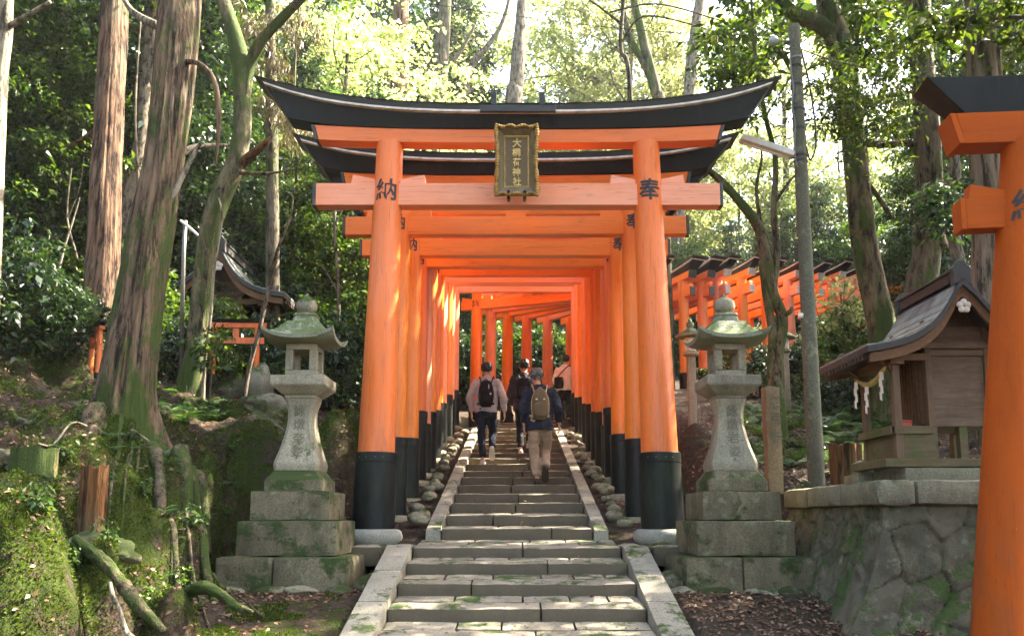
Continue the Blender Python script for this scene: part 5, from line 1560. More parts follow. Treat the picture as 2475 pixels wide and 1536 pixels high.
PR = {}
PR['ever_a'] = tree_proto(1, 10, .6, 2.3, 62, 68, .135, m_leaf_dark, m_bark_dark, 'ever', .15, .52)
PR['ever_b'] = tree_proto(2, 9, .4, 2.5, 56, 68, .15, m_leaf_mid, m_bark_grey, 'col', .13, .55)
PR['ever_c'] = tree_proto(3, 11, 1.2, 2.1, 60, 72, .14, m_leaf_dark, m_bark_moss, 'round', .17, .50)
PR['conif'] = tree_proto(4, 13, 1.0, 2.2, 70, 120, .15, m_leaf_blue, m_cedar, 'ever', .2, .45, kind='needle', wr=.09, flat=.5, hang=.8)
PR['maple_a'] = tree_proto(5, 9, 1.6, 3.1, 40, 44, .12, m_leaf_lite, m_bark_grey, 'col', .13, .60, flat=.16, wr=.36, hang=.2)
PR['maple_b'] = tree_proto(6, 8, 1.3, 2.9, 36, 46, .12, m_leaf_lite, m_bark_dark, 'round', .12, .62, flat=.2, wr=.36, hang=.25)
PR['bush_a'] = tree_proto(7, 1.7, .1, 1.1, 26, 55, .095, m_leaf_dark, m_bark_dark, 'bush', .03, .30, limb_up=.6)
PR['bush_b'] = tree_proto(8, 1.9, .1, 1.0, 24, 58, .085, m_leaf_mid, m_bark_dark, 'bush', .03, .28, limb_up=.6)
PR['tall_maple'] = tree_proto(14, 17, 3.0, 3.6, 58, 34, .17, m_leaf_lite, m_bark_grey, 'col', .2, .72, flat=.2, wr=.34, hang=.25)
PR['tall_ever'] = tree_proto(15, 17, 2.5, 2.9, 90, 60, .17, m_leaf_dark, m_bark_dark, 'ever', .24, .66)
PR['herb'] = tree_proto(16, .16, .02, .16, 7, 12, .06, m_leaf_mid, m_bark_dark, 'bush', .006, .07, limb_up=.5)
PR['canopy'] = tree_proto(9, 12, 7.0, 4.0, 21, 48, .17, m_leaf_mid, m_bark_grey, 'col', .2, .50, flat=.25)

def place(kind, name, label, cat, group, x, y, s=1.0, sz=None, rz=None, seed=0, z=None, tilt=0.0):
    tm, cm = PR[kind]; rr = random.Random(seed * 13 + 5)
    T = thing(name, label, cat, (x, y, (gz(x, y) if z is None else z) - .05), rr.uniform(0, 6.28) if rz is None else rz, group)
    T.scale = (s, s, sz or s); T.rotation_euler.x = tilt + rr.uniform(-.04, .04); T.rotation_euler.y = rr.uniform(-.04, .04)
    link('trunk' if cat != 'bush' else 'stem', tm, T); link('crown' if cat != 'bush' else 'foliage', cm, T)
    return T
def row(items, lab, name, cat, group):
    """items (kind, px, d, s[, sz]) sorted from the left of the picture"""
    items = sorted(items, key=lambda q: q[1])
    for i, it in enumerate(items):
        kind, px, d, s = it[:4]; x = W(px, 1235, d).x
        place(kind, name, lab.format(ORD[i]), cat, group, x, d, s, it[4] if len(it) > 4 else None, seed=int(px + d * 10))
tr = random.Random(31)
E = ['ever_a', 'ever_b', 'ever_c', 'conif']
# left slope, nearer
row([('ever_b', -90, 14.5, .75), ('ever_a', 60, 16.5, .85), ('ever_b', 150, 14.8, .62), ('ever_c', 405, 16, .8), ('ever_a', 420, 19, .95), ('ever_b', 640, 19.0, .72), ('ever_b', 760, 16.5, .58), ('ever_a', 835, 18.5, .72), ('ever_c', 690, 22, .85), ('ever_b', 540, 20.5, .9)],
    'dark leafy evergreen on the near left slope, {} from the left', 'evergreen_tree', 'tree', 'evergreens on the near left slope')
row([('ever_a', -60, 24, 1.2), ('conif', 60, 27, 1.2), ('ever_c', 190, 23, 1.15), ('ever_b', 300, 26, 1.3), ('conif', 430, 29, 1.3), ('ever_a', 520, 25, 1.15), ('ever_b', 640, 30, 1.4), ('conif', 760, 28, 1.15), ('ever_c', 860, 33, 1.3), ('ever_a', 700, 36, 1.5), ('ever_b', 200, 34, 1.5), ('ever_c', 20, 36, 1.5)],
    'tall evergreen deep in the left forest, {} from the left', 'evergreen_tree', 'tree', 'evergreens deep in the left forest')
# behind the gates, centre
row([('conif', 900, 36, 1.1), ('ever_a', 1000, 38, 1.05), ('conif', 1075, 41, 1.0), ('ever_b', 1150, 34, .8), ('ever_b', 1230, 28.5, .55), ('ever_c', 1320, 31, .6), ('maple_b', 1400, 36, .95), ('ever_a', 1130, 29, .5), ('ever_c', 980, 30, .8)],
    'tree behind the front torii roof beam, {} from the left', 'forest_tree', 'tree', 'trees behind the front torii')
row([('tall_maple', 1120, 40, 1.35), ('tall_maple', 1370, 40, 1.2), ('tall_ever', 1040, 37, 1.2), ('tall_maple', 1500, 37, 1.25), ('tall_ever', 1150, 48, 1.35), ('tall_ever', 900, 34, 1.2), ('tall_maple', 1900, 36, 1.05), ('tall_ever', 1300, 46, 1.15), ('tall_maple', 1600, 40, 1.2), ('tall_ever', 1430, 50, 1.25), ('tall_ever', 1680, 44, 1.0)],
    'tall leafy tree rising behind the gates, {} from the left', 'forest_tree', 'tree', 'tall trees behind the gates')
row([('maple_a', 690, 25, 1.35), ('maple_b', 800, 23, 1.3), ('maple_a', 330, 27, 1.5), ('maple_b', 880, 30, 1.5)],
    'lighter leaved tree among the dark left forest, {} from the left', 'forest_tree', 'tree', 'lighter trees in the left forest')
row([('maple_a', 990, 47, 1.5), ('maple_b', 1130, 52, 1.7), ('maple_a', 1260, 45, 1.3), ('maple_b', 1360, 50, 1.5), ('maple_a', 1480, 44, 1.35), ('maple_b', 1580, 40, 1.15), ('maple_a', 1660, 48, 1.5), ('maple_a', 1790, 38, 1.1), ('maple_b', 1900, 44, 1.3), ('maple_a', 2020, 36, 1.1), ('maple_b', 2130, 40, 1.2), ('maple_a', 2290, 37, 1.2), ('maple_b', 2420, 34, 1.1)],
    'sunlit yellow-green maple in the far background, {} from the left', 'maple_tree', 'tree', 'sunlit maples in the background')
# right side behind the row of gates
row([('ever_b', 1640, 32, .62), ('ever_a', 1760, 31, .62), ('ever_b', 1880, 33, .75), ('ever_c', 2010, 31, .7), ('ever_b', 2130, 30, .72), ('ever_a', 2240, 26, .85), ('ever_b', 2330, 22, .80), ('ever_a', 2420, 18, .80), ('ever_b', 2500, 24, 1.1), ('ever_b', 2190, 21, .42)],
    'leafy tree behind the far right row of torii, {} from the left', 'forest_tree', 'tree', 'trees behind the far right torii row')
# bushes
row([('bush_a', 20, 12.5, .9), ('bush_b', 110, 12.8, .9), ('bush_a', 150, 11.2, .6), ('bush_a', -40, 10.5, 1.0), ('bush_b', 330, 13.4, .9), ('bush_b', 470, 14.4, .8), ('bush_a', 400, 12.6, .55), ('bush_b', 730, 15.3, .9), ('bush_a', 790, 13.6, .9), ('bush_b', 840, 15.2, 1.1), ('bush_b', 700, 12.6, .5), ('bush_b', 500, 13.0, .75), ('bush_a', 660, 13.3, .7), ('bush_a', 590, 16.0, 1.3), ('bush_a', 60, 14.8, 1.1), ('bush_b', 190, 15.5, 1.2)],
    'dark green bush on the left bank, {} from the left', 'bush', 'bush', 'bushes on the left bank')
row([('bush_a', 1120, 26.5, 1.3), ('bush_b', 1180, 27.5, 1.5), ('bush_a', 1250, 28, 1.5), ('bush_b', 1310, 27.5, 1.4), ('bush_a', 1060, 26.5, 1.3), ('bush_a', 1380, 28, 1.5)],
    'bush seen between the far pillars at the stair top, {} from the left', 'bush', 'bush', 'bushes behind the stair top')
row([('bush_b', 1990, 17.0, .85), ('bush_b', 2060, 15.5, .95), ('bush_a', 2130, 16.5, 1.0), ('bush_b', 2200, 14.5, .9), ('bush_a', 1900, 16.5, .6), ('bush_a', 1820, 17.5, .6), ('bush_b', 1740, 17.5, .5), ('bush_a', 2300, 13.5, 1.0), ('bush_b', 2400, 12.5, 1.2), ('bush_b', 1960, 14.2, .5), ('bush_a', 2040, 13.2, .55)],
    'leafy bush on the right bank, {} from the left', 'bush', 'bush', 'bushes on the right bank')

# ---- individual trunks ---------------------------------------------------
def trunk_mesh(pts, seed, n=40, flute=.10, lump=.10, flare=None, fiber=0.0, toground=False):
    """pts (px, py, d, radius m)"""
    q = []
    for px, py, d, r in pts:
        w = W(px, py, d); q.append((w.x, w.y, w.z, r))
    if toground:
        g_ = gz(q[0][0], q[0][1]) - .35
        if q[0][2] > g_: q.insert(0, (q[0][0] - (q[1][0] - q[0][0]) * .15, q[0][1], g_, q[0][3] * 1.12))
    q = spline(q, 7); rings = []
    for i, p in enumerate(q):
        c = Vector(p[:3]); r = float(p[3])
        t = Vector(q[min(i+1, len(q)-1)][:3]) - Vector(q[max(i-1, 0)][:3]); t.normalize()
        a = t.cross(Vector((0, 1, 0))).normalized(); b = t.cross(a).normalized()
        ring = []
        for j in range(n):
            th = 2*math.pi*j/n
            f = 1 + lump * mnoise.fractal(Vector((math.cos(th)*1.2 + seed, math.sin(th)*1.2, c.z*.7)), 1, 2, 3) + flute * mnoise.noise(Vector((math.cos(th)*4.5, math.sin(th)*4.5 + seed, c.z*.35)))
            if flare: f += flare(c.z, th)
            if fiber: f += fiber * abs(mnoise.noise(Vector((math.cos(th)*11, math.sin(th)*11 + seed, c.z*.8)))) + fiber * .5 * mnoise.noise(Vector((math.cos(th)*24, math.sin(th)*24 + seed, c.z*1.5)))
            ring.append(c + a * (r*f*math.cos(th)) + b * (r*f*math.sin(th)))
        rings.append(ring)
    return rings
def trunk_tree(name, label, pts, mat, seed, branches=(), crown=None, group=None, **kw):
    b = W(pts[0][0], pts[0][1], pts[0][2])
    T = thing(name, label, 'tree', tuple(b), group=group); off = -b
    mb = MB().rings([[p + off for p in r] for r in trunk_mesh(pts, seed, toground=True, **kw)])
    tk = mb.build('trunk', mat, T, smooth=True)
    for br in branches:
        br, bm_ = (br, mat) if not isinstance(br, dict) else (br['p'], br['m'])
        mb = MB().rings([[p + off for p in r] for r in trunk_mesh(br, seed + 3, n=14, flute=.15, lump=.25)])
        mb.build('branch', bm_, tk, smooth=True)
    if crown:
        C = []; Rd = []; rr = random.Random(seed)
        for (px, py, d, rad, cnt) in crown['at']:
            c = W(px, py, d)
            for k in range(cnt):
                C.append((c.x + rr.gauss(0, .5)*rad - b.x, c.y + rr.gauss(0, .6)*rad - b.y, c.z + rr.gauss(0, .45)*rad - b.z)); Rd.append(rr.uniform(.5, 1.2) * crown.get('clump', .22))
        cm = clumps_mesh('crown', C, Rd, crown.get('per', 40), crown.get('leaf', .085), seed, crown['m'], wr=crown.get('wr', .24), hang=crown.get('hang', .3), kind=crown.get('kind', 'broad'))
        link('crown', cm, T)
        if crown.get('twigs'):
            mb = MB()
            for k, c in enumerate(C):
                if k % 3: continue
                o = C[rr.randrange(len(C))]; v = Vector(o) - Vector(c)
                if v.length < 1.3: mb.tube([c, Vector(c).lerp(Vector(o), .5) + Vector((0, 0, .05)), o], [.007, .005, .003], 4, cap=False)
            if mb.v: mb.build('twigs', mat, T)
    return T

# big mossy cedar with its roots
d = 8.2; b0 = W(318, 1060, d)
T = thing('cedar_tree', 'huge leaning mossy cedar with flared roots on the left bank', 'tree', tuple(b0)); off = -b0
pts = [(306, 1135, 8.15, .37), (302, 1060, 8.2, .32), (300, 962, 8.2, .27), (315, 845, 8.2, .235), (331, 740, 8.25, .218), (358, 570, 8.3, .208), (392, 370, 8.4, .202), (412, 200, 8.5, .215), (430, 0, 8.6, .21), (462, -400, 8.9, .19), (480, -900, 9.2, .15)]
def fl8(z, th):
    k = max(0, min(1, (b0.z + .75 - z) / .8)); return k * k * (.20 * math.sin(th * 4 + .6) + .12 * math.sin(th * 7 + 2) + .02)
mb = MB().rings([[p + off for p in r] for r in trunk_mesh(pts, 4.2, n=150, flute=.16, lump=.10, flare=fl8, fiber=.05)])
tk = mb.build('trunk', m_cedar_moss, T, smooth=True)
# burls and broken branch stubs
for (px, py, r) in ():
    w_ = W(px - 6, py, 8.25 if py > 350 else 8.35); o = link('burl', boulder(px, r, r * .9, r * 1.25, 3, .4), tk, m_cedar_moss); o.location = w_ + off; o.location.y -= .02
for br in ([(395, 400, 8.35, .05), (455, 352, 8.6, .035), (540, 345, 9.0, .018)], [(405, 480, 8.3, .04), (470, 350, 8.3, .02), (490, 345, 8.3, .01)], [(345, 150, 8.6, .045), (370, 60, 8.8, .05), (310, 22, 9.2, .035), (280, -40, 9.6, .02)][1:],
           [(420, 150, 8.5, .03), (470, 150, 8.3, .025), (508, 190, 8.2, .028), (520, 260, 8.2, .03), (518, 340, 8.2, .02), (512, 400, 8.2, .008)]):
    MB().rings([[p + off for p in r] for r in trunk_mesh(br, 2.2, n=10, lump=.3)]).build('branch', m_cedar if br[0][0] > 410 else m_bark_pale, tk, smooth=True)
def root(pts_, m=None, label=None, emb=.12):
    """pts_ (px, d, radius): follows the ground"""
    q = []
    for px, d_, r in pts_:
        x = W(px, 1235, d_).x; q.append((x, d_, gz(x, d_) + r * emb, r * 1.0))
    q = spline(q, 7)
    out = []
    for p in q:
        x, y, z, r = [float(c) for c in p]; g = gz(x, y) + r * emb
        out.append((Vector((x, y, max(g, .5 * g + .5 * z))) + off, r))
    MB().tube([p for p, r in out], [r for p, r in out], 12, nz=.35, seed=pts_[0][0]).build('root', m or m_root, tk, smooth=True)
root([(250, 8.15, .15), (215, 8.0, .13), (205, 7.7, .10), (215, 7.4, .05)], m_cedar_moss)
root([(360, 8.1, .13), (400, 7.95, .10), (430, 7.7, .07), (462, 7.5, .06), (480, 7.2, .045), (520, 6.9, .03)])
root([(375, 8.15, .10), (425, 8.0, .07), (470, 7.85, .055), (520, 7.8, .045), (575, 7.75, .035), (600, 7.7, .02)])
root([(345, 7.9, .07), (372, 7.6, .055), (385, 7.3, .045), (410, 7.0, .035), (440, 6.7, .02)], m_root)
root([(385, 8.25, .08), (440, 8.35, .06), (480, 8.2, .05), (500, 8.15, .03)])
root([(395, 8.0, .05), (440, 7.6, .035), (520, 7.45, .028), (560, 7.4, .02)])
rr_ = random.Random(404)
for k in range(13):                  # finer roots webbing the bank
    px = rr_.uniform(250, 470); dd = rr_.uniform(7.2, 8.2); r = rr_.uniform(.016, .03); p = [(px, dd, r)]
    for j in range(4):
        px += rr_.uniform(5, 42) * (1 if px > 330 else -.3); dd -= rr_.uniform(.12, .38); r *= .78; p.append((px, dd, r))
    root(p, m_root, emb=.2)
off = -b0
# loose pale root low on the bank
def ground_root(label, pts_, m):
    q = []
    for px, py, d_, r in pts_:
        w_ = W(px, py, d_); q.append((w_.x, w_.y, w_.z, r))
    b = Vector(q[0][:3]); T_ = MB(); sp_ = spline(q, 6)
    T_.tube([Vector(p[:3]) - b for p in sp_], [float(p[3]) for p in sp_], 12, nz=.35, seed=q[0][0])
    o = T_.build('exposed_root', m, None, smooth=True); o.location = b; tag(o, label, 'root')
ground_root('thick grey exposed root curling down the lower left bank', [(180, 1280, 5.9, .03), (215, 1310, 5.8, .045), (250, 1340, 5.7, .045), (280, 1375, 5.6, .04), (300, 1400, 5.6, .045), (320, 1430, 5.5, .045), (350, 1460, 5.5, .035), (390, 1500, 5.45, .02)], m_root)
ground_root('thin pale root hanging at the bottom left', [(262, 1385, 5.5, .012), (270, 1420, 5.45, .015), (285, 1450, 5.4, .012), (300, 1500, 5.35, .018), (330, 1530, 5.3, .02)], m_bark_pale)
ground_root('mossy root arching over the path edge by the left lantern', [(455, 1405, 6.3, .05), (480, 1395, 6.2, .05), (520, 1410, 6.1, .035), (560, 1440, 6.0, .03), (600, 1455, 5.95, .015)], m_root)

trunk_tree('cedar_tree', 'straight reddish cedar trunk left of the big mossy cedar', [(228, 880, 12.3, .42), (236, 800, 12.4, .30), (243, 650, 12.5, .245), (252, 450, 12.6, .225), (262, 250, 12.8, .21), (272, 0, 13, .205), (285, -500, 13.3, .17)], m_cedar, 7.7, n=120, flute=.12, lump=.06, fiber=.05,
           branches=[[(240, 300, 12.7, .05), (200, 330, 12.9, .03), (150, 350, 13.2, .015)]])
trunk_tree('forked_tree', 'mossy forked tree with broken stub beside the left shrine',
           [(452, 900, 11.3, .17), (465, 850, 11.3, .15), (482, 700, 11.3, .14), (498, 560, 11.3, .145), (525, 470, 11.3, .15), (560, 390, 11.3, .135), (576, 300, 11.3, .12), (574, 190, 11.3, .115), (568, 120, 11.3, .12), (545, 40, 11.4, .095), (520, -30, 11.5, .085), (480, -200, 11.8, .06)], m_bark_moss, 12.3, n=32,
           branches=[[(578, 240, 11.3, .09), (592, 160, 11.3, .085), (620, 100, 11.2, .08), (665, 50, 11.1, .072), (715, 0, 11.0, .065), (800, -90, 10.9, .05)], {'p': [(560, 400, 11.3, .07), (595, 370, 11.2, .055), (625, 345, 11.1, .045), (648, 325, 11.1, .02)], 'm': m_stump},
                     [(570, 410, 11.25, .03), (640, 412, 11.2, .016), (700, 402, 11.1, .006)],
                     {'p': [(520, 470, 11.15, .012), (528, 520, 11.1, .014), (510, 640, 11.1, .016), (502, 740, 11.1, .018), (488, 860, 11.1, .020), (482, 960, 11.1, .03)], 'm': m_bark_pale}])
trunk_tree('slim_tree', 'pale slender trunk cut by the left edge of the picture', [(-30, 900, 9.5, .09), (-12, 500, 9.5, .085), (2, 180, 9.5, .08), (14, 60, 9.5, .075), (18, -200, 9.5, .07)], m_bark_pale, 3.3, n=24,
           branches=[[(12, 70, 9.5, .04), (60, 40, 9.4, .03), (120, 5, 9.3, .02)]])
trunk_tree('slim_tree', 'dark leaning trunk between the left edge and the reddish cedar', [(125, 420, 15, .16), (130, 300, 15, .15), (140, 180, 15, .13), (155, 0, 15, .11), (165, -200, 15, .10)], m_bark_grey, 5.1, n=24,
           branches=[[(138, 190, 15, .05), (160, 240, 14.9, .045), (180, 330, 14.8, .03)]])
trunk_tree('slim_tree', 'thin bent sapling crossing in front of the left shrine', [(580, 965, 11.2, .035), (592, 880, 11.2, .03), (618, 780, 11.1, .027), (640, 680, 11.1, .024), (662, 590, 11.0, .02), (690, 520, 11, .014), (700, 440, 11, .008)], m_bark_grey, 8.2, n=12)
trunk_tree('slim_tree', 'bare thin stem leaning in the bushes at the far left', [(112, 780, 12, .022), (130, 690, 12, .02), (150, 600, 12, .017), (175, 520, 12, .012), (190, 470, 12, .006)], m_bark_pale, 9.2, n=10, branches=[[(120, 740, 12, .015), (108, 640, 12, .012), (118, 560, 12, .006)]])
T = thing('metal_pole', 'thin grey metal pole between the big cedar and the forked tree', 'pole', tuple(W(432, 860, 12.2)))
q0 = W(432, 860, 12.2)
MB().tube([(0, 0, -.3), W(437, 600, 12.2) - q0, W(441, 525, 12.2) - q0], .03, 12).build('shaft', m_galv, T, smooth=True)
MB().tube(spline([W(430, 525, 12.2) - q0, W(455, 545, 12.1) - q0, W(470, 560, 12.1) - q0], 3), .02, 8).build('arm', m_lampcover, T, smooth=True)

trunk_tree('drooping_cedar', 'cedar with drooping brownish needle sprays left of the front roof beam', [(650, 900, 14.5, .13), (648, 500, 14.5, .12), (645, 200, 14.5, .10), (640, -100, 14.5, .08)], m_bark_dark, 71.3, n=16,
           branches=[[(645, 240, 14.5, .03), (690, 200, 14.2, .02), (720, 230, 14, .01)], [(645, 120, 14.5, .03), (600, 90, 14.3, .02), (570, 110, 14.1, .01)]],
           crown=dict(at=[(660, 230, 14, .35, 16), (690, 290, 14, .3, 12), (600, 60, 14.2, .4, 14), (700, 60, 14.2, .5, 16), (640, 150, 14.1, .3, 10)], m=m_leaf_droop, per=70, leaf=.13, clump=.16, wr=.05, hang=1.2, kind='needle'))
for (lab, pts) in (('slender bare sapling between the two big cedars', [(322, 900, 13, .03), (318, 700, 13, .028), (330, 480, 13, .024), (322, 260, 13, .02), (335, 40, 13, .015)]),
                   ('slender dark sapling behind the left shrine roof', [(700, 860, 16.5, .05), (694, 640, 16.5, .045), (706, 420, 16.5, .04), (700, 200, 16.5, .03), (712, 0, 16.5, .02)]),
                   ('grey slender sapling left of the front gate pillar', [(800, 900, 14.5, .035), (806, 700, 14.5, .03), (796, 540, 14.5, .025), (804, 400, 14.5, .012)]),
                   ('dark slender sapling near the left edge of the forest', [(50, 820, 15, .06), (58, 560, 15, .055), (50, 300, 15, .05), (62, 60, 15, .04), (60, -100, 15, .03)]),
                   ('leaning sapling stem in the bushes left of the reddish cedar', [(168, 800, 13, .022), (186, 640, 13, .02), (160, 520, 13, .016), (170, 400, 13, .010)])):
    p = pts; m_ = len(p) // 2
    trunk_tree('slim_tree', lab, p, m_bark_dark if 'dark' in lab else m_bark_grey, p[0][0] * .3, n=10,
               branches=[[(p[m_][0], p[m_][1], p[m_][2], p[m_][3] * .6), (p[m_][0] + 28, p[m_][1] - 70, p[m_][2], p[m_][3] * .4), (p[m_][0] + 40, p[m_][1] - 150, p[m_][2], p[m_][3] * .15)],
                         [(p[m_-1][0], p[m_-1][1], p[m_-1][2], p[m_-1][3] * .5), (p[m_-1][0] - 35, p[m_-1][1] - 60, p[m_-1][2], p[m_-1][3] * .3), (p[m_-1][0] - 70, p[m_-1][1] - 80, p[m_-1][2], p[m_-1][3] * .12)]])
# mossy rocks bedded in the left bank
rk = random.Random(91); rs = []
for k in range(36):
    px = rk.uniform(0, 840); d = rk.uniform(5.8, 11.8); x = W(px, 1235, d).x
    if (x < -2.75 or (d > 9.9 and x < -2.0)) and not (300 < px < 520 and 6.8 < d < 8.4): rs.append((px, x, d, rk.uniform(.06, .19)))
for i, (px, x, d, r) in enumerate(sorted(rs)):
    o = link('mossy_rock', boulder(200 + i, r * rk.uniform(1, 1.6), r, r * rk.uniform(.55, .9), 4, .7), None, m_mossrock)
    o.location = (x, d, gz(x, d) - r * .05); o.rotation_euler = (rk.uniform(-.3, .3), rk.uniform(-.3, .3), rk.uniform(0, 6))
    tag(o, f'mossy rock bedded in the left bank, {ORD[i]} from the left', 'rock', 'mossy rocks in the left bank')
# centre background trunks
for (lab, pts, m) in (
    ('reddish cedar trunk rising behind the left half of the roof beam', [(948, 300, 30, .33), (950, 160, 30, .30), (955, 0, 30, .28), (960, -200, 30, .25)], m_cedar),
    ('dark thick trunk behind the left-centre of the roof beam', [(1035, 300, 32, .42), (1045, 200, 32, .36), (1052, 100, 32, .30), (1060, 0, 32, .24), (1068, -160, 32, .16)], m_bark_dark),
    ('pale grey trunk directly above the plaque', [(1222, 290, 32, .36), (1228, 200, 32, .30), (1234, 120, 32, .27), (1240, 20, 32, .2), (1250, -160, 32, .12)], m_bark_grey),
    ('forked thin dark trunk above the right half of the roof beam', [(1572, 300, 22, .16), (1560, 220, 22, .15), (1540, 140, 22, .135), (1522, 60, 22, .12), (1508, 0, 22, .10), (1490, -120, 22, .08)], m_bark_moss),
    ('leaning grey trunk right of the dark thick trunk', [(1092, 300, 33, .22), (1105, 220, 33, .2), (1118, 160, 33, .17), (1160, 110, 33, .12), (1200, 40, 33, .08), (1230, -100, 33, .05)], m_bark_grey),
    ('faint grey trunk at the top right of the gate', [(1610, 620, 34, .27), (1625, 380, 34, .26), (1640, 200, 34, .25), (1650, 100, 34, .22), (1665, 0, 34, .2), (1680, -100, 34, .18)], m_bark_grey)):
    brs = []
    if 'forked' in lab: brs = [[(1556, 205, 22, .09), (1530, 150, 22, .08), (1495, 80, 22, .07), (1480, 0, 22, .05)], [(1530, 150, 22, .05), (1500, 110, 22, .03), (1475, 60, 22, .02)]]
    if 'dark thick' in lab: brs = [[(1048, 180, 32, .12), (1090, 130, 32, .09), (1130, 60, 32, .05)], [(1045, 220, 32, .1), (1000, 150, 32, .06), (970, 90, 32, .03)]]
    trunk_tree('distant_tree', lab, pts, m, pts[0][0] * .1, n=20, branches=brs)

# right side trees
trunk_tree('curved_tree', 'curved mossy tree arching over the pole', [(2098, 800, 12.6, .21), (2080, 700, 12.6, .195), (2055, 580, 12.6, .19), (2040, 440, 12.6, .185), (2028, 320, 12.6, .18), (2018, 220, 12.6, .185), (2006, 140, 12.6, .20), (1985, 70, 12.6, .19), (1965, -10, 12.6, .16), (1950, -200, 12.6, .14)], m_bark_moss, 21.5, n=36,
           branches=[[(2000, 110, 12.6, .12), (1955, 62, 12.5, .12), (1900, 40, 12.4, .11), (1865, 15, 12.3, .10), (1845, -30, 12.2, .09), (1820, -160, 12, .07)], [(2040, 400, 12.6, .03), (2110, 500, 12.5, .035), (2118, 520, 12.5, .02)], [(2050, 340, 12.6, .08), (2130, 345, 12.6, .06), (2200, 350, 12.9, .06)][:2]],
           crown=dict(at=[(2030, 255, 10.8, .55, 40), (1960, 190, 10.8, .5, 22), (2120, 210, 11, .6, 30), (2080, 310, 10.9, .4, 18), (2150, 90, 11.2, .6, 26)], m=m_leaf_mid, per=26, leaf=.10, clump=.20, wr=.15, hang=.6, twigs=True))
hc = link('crown', PR['canopy'][1], [o for o in COL.objects if o.get('label', '').startswith('curved mossy tree arching')][0]); hc.location = Vector((4.4, 11.8, 1.6)) - hc.parent.location; hc.scale = (.95, .95, .95)  # unseen high crown, added to shade the left bank
trunk_tree('dark_tree', 'dark ivy covered trunk behind the wooden shrine', [(2190, 730, 12.2, .22), (2205, 600, 12.2, .20), (2212, 440, 12.2, .185), (2205, 280, 12.2, .18), (2192, 120, 12.2, .165), (2186, 0, 12.2, .16), (2180, -300, 12.2, .14)], m_bark_dark, 25.5, n=32,
           branches=[[(2215, 500, 12.2, .10), (2240, 590, 12.1, .09), (2225, 640, 12.1, .08)][:2], [(2205, 200, 12.2, .04), (2160, 140, 12.1, .03), (2120, 80, 12, .02)], [(2200, 350, 12.2, .06), (2150, 340, 12.3, .05), (2085, 348, 12.5, .05)]],
           crown=dict(at=[(2235, 480, 11.5, .35, 14), (2250, 520, 11.5, .3, 10), (2320, 180, 13.5, .8, 30), (2400, 90, 13.5, .9, 36)], m=m_leaf_dark, per=30, leaf=.10, clump=.22, twigs=True))
trunk_tree('cedar_tree', 'straight grey-brown cedar behind the right foreground torii', [(2360, 760, 11, .25), (2358, 600, 11, .235), (2352, 400, 11, .225), (2342, 200, 11, .215), (2336, 0, 11, .21), (2328, -400, 11, .19)], m_bark('grey_cedar_bark', (.10, .08, .06), (.26, .20, .15), .15), 31.1, n=48, flute=.12, lump=.06)
trunk_tree('twisted_tree', 'twisted thin twin-stemmed tree behind the right lantern',
           [(1848, 1000, 11.8, .14), (1846, 920, 11.8, .12), (1850, 840, 11.8, .085), (1862, 760, 11.8, .075), (1835, 690, 11.8, .09), (1822, 610, 11.8, .09), (1805, 540, 11.8, .075), (1760, 480, 11.8, .065), (1715, 430, 11.8, .055), (1690, 408, 11.8, .045)], m_bark_moss, 41.7, n=24,
           branches=[[(1835, 900, 11.8, .07), (1838, 800, 11.8, .06), (1822, 700, 11.8, .055), (1812, 620, 11.8, .05)], [(1838, 680, 11.8, .06), (1848, 600, 11.8, .05), (1842, 500, 11.8, .045), (1845, 380, 11.8, .04), (1822, 280, 11.8, .035), (1800, 160, 11.8, .03), (1790, 40, 11.8, .02), (1785, -60, 11.8, .015)],
                     [(1815, 560, 11.8, .03), (1800, 450, 11.8, .025), (1812, 380, 11.8, .018), (1808, 330, 11.8, .01)], [(1845, 480, 11.8, .025), (1880, 430, 11.9, .02), (1910, 400, 12, .012)], [(1866, 750, 11.75, .03), (1880, 740, 11.7, .035), (1884, 730, 11.7, .02)],
                     [(1800, 180, 11.8, .02), (1840, 100, 11.8, .014), (1880, 20, 11.9, .01)], [(1820, 280, 11.8, .02), (1870, 200, 11.9, .014), (1900, 160, 12, .008)]],
           crown=dict(at=[(1760, 120, 11.6, .55, 22), (1700, 180, 11.6, .4, 14), (1850, 100, 12.2, .4, 12), (1780, 260, 11.6, .3, 8)], m=m_leaf_mid, per=24, leaf=.085, clump=.18, twigs=True))
trunk_tree('bare_tree', 'thin bare branches reaching across the top right of the gate', [(1500, 240, 16, .05), (1478, 120, 16, .045), (1480, 40, 16, .04), (1488, -60, 16, .035), (1490, -300, 16, .03)], m_bark_dark, 51.2, n=10,
           branches=[[(1482, 60, 16, .03), (1430, 20, 15.8, .02), (1380, -15, 15.6, .012)], [(1480, 100, 16, .025), (1530, 40, 15.6, .02), (1650, 60, 15.2, .012), (1760, 100, 15, .008)], [(1450, 30, 16, .02), (1560, 10, 15.5, .018), (1700, 45, 15, .012), (1800, 80, 14.8, .006)]])
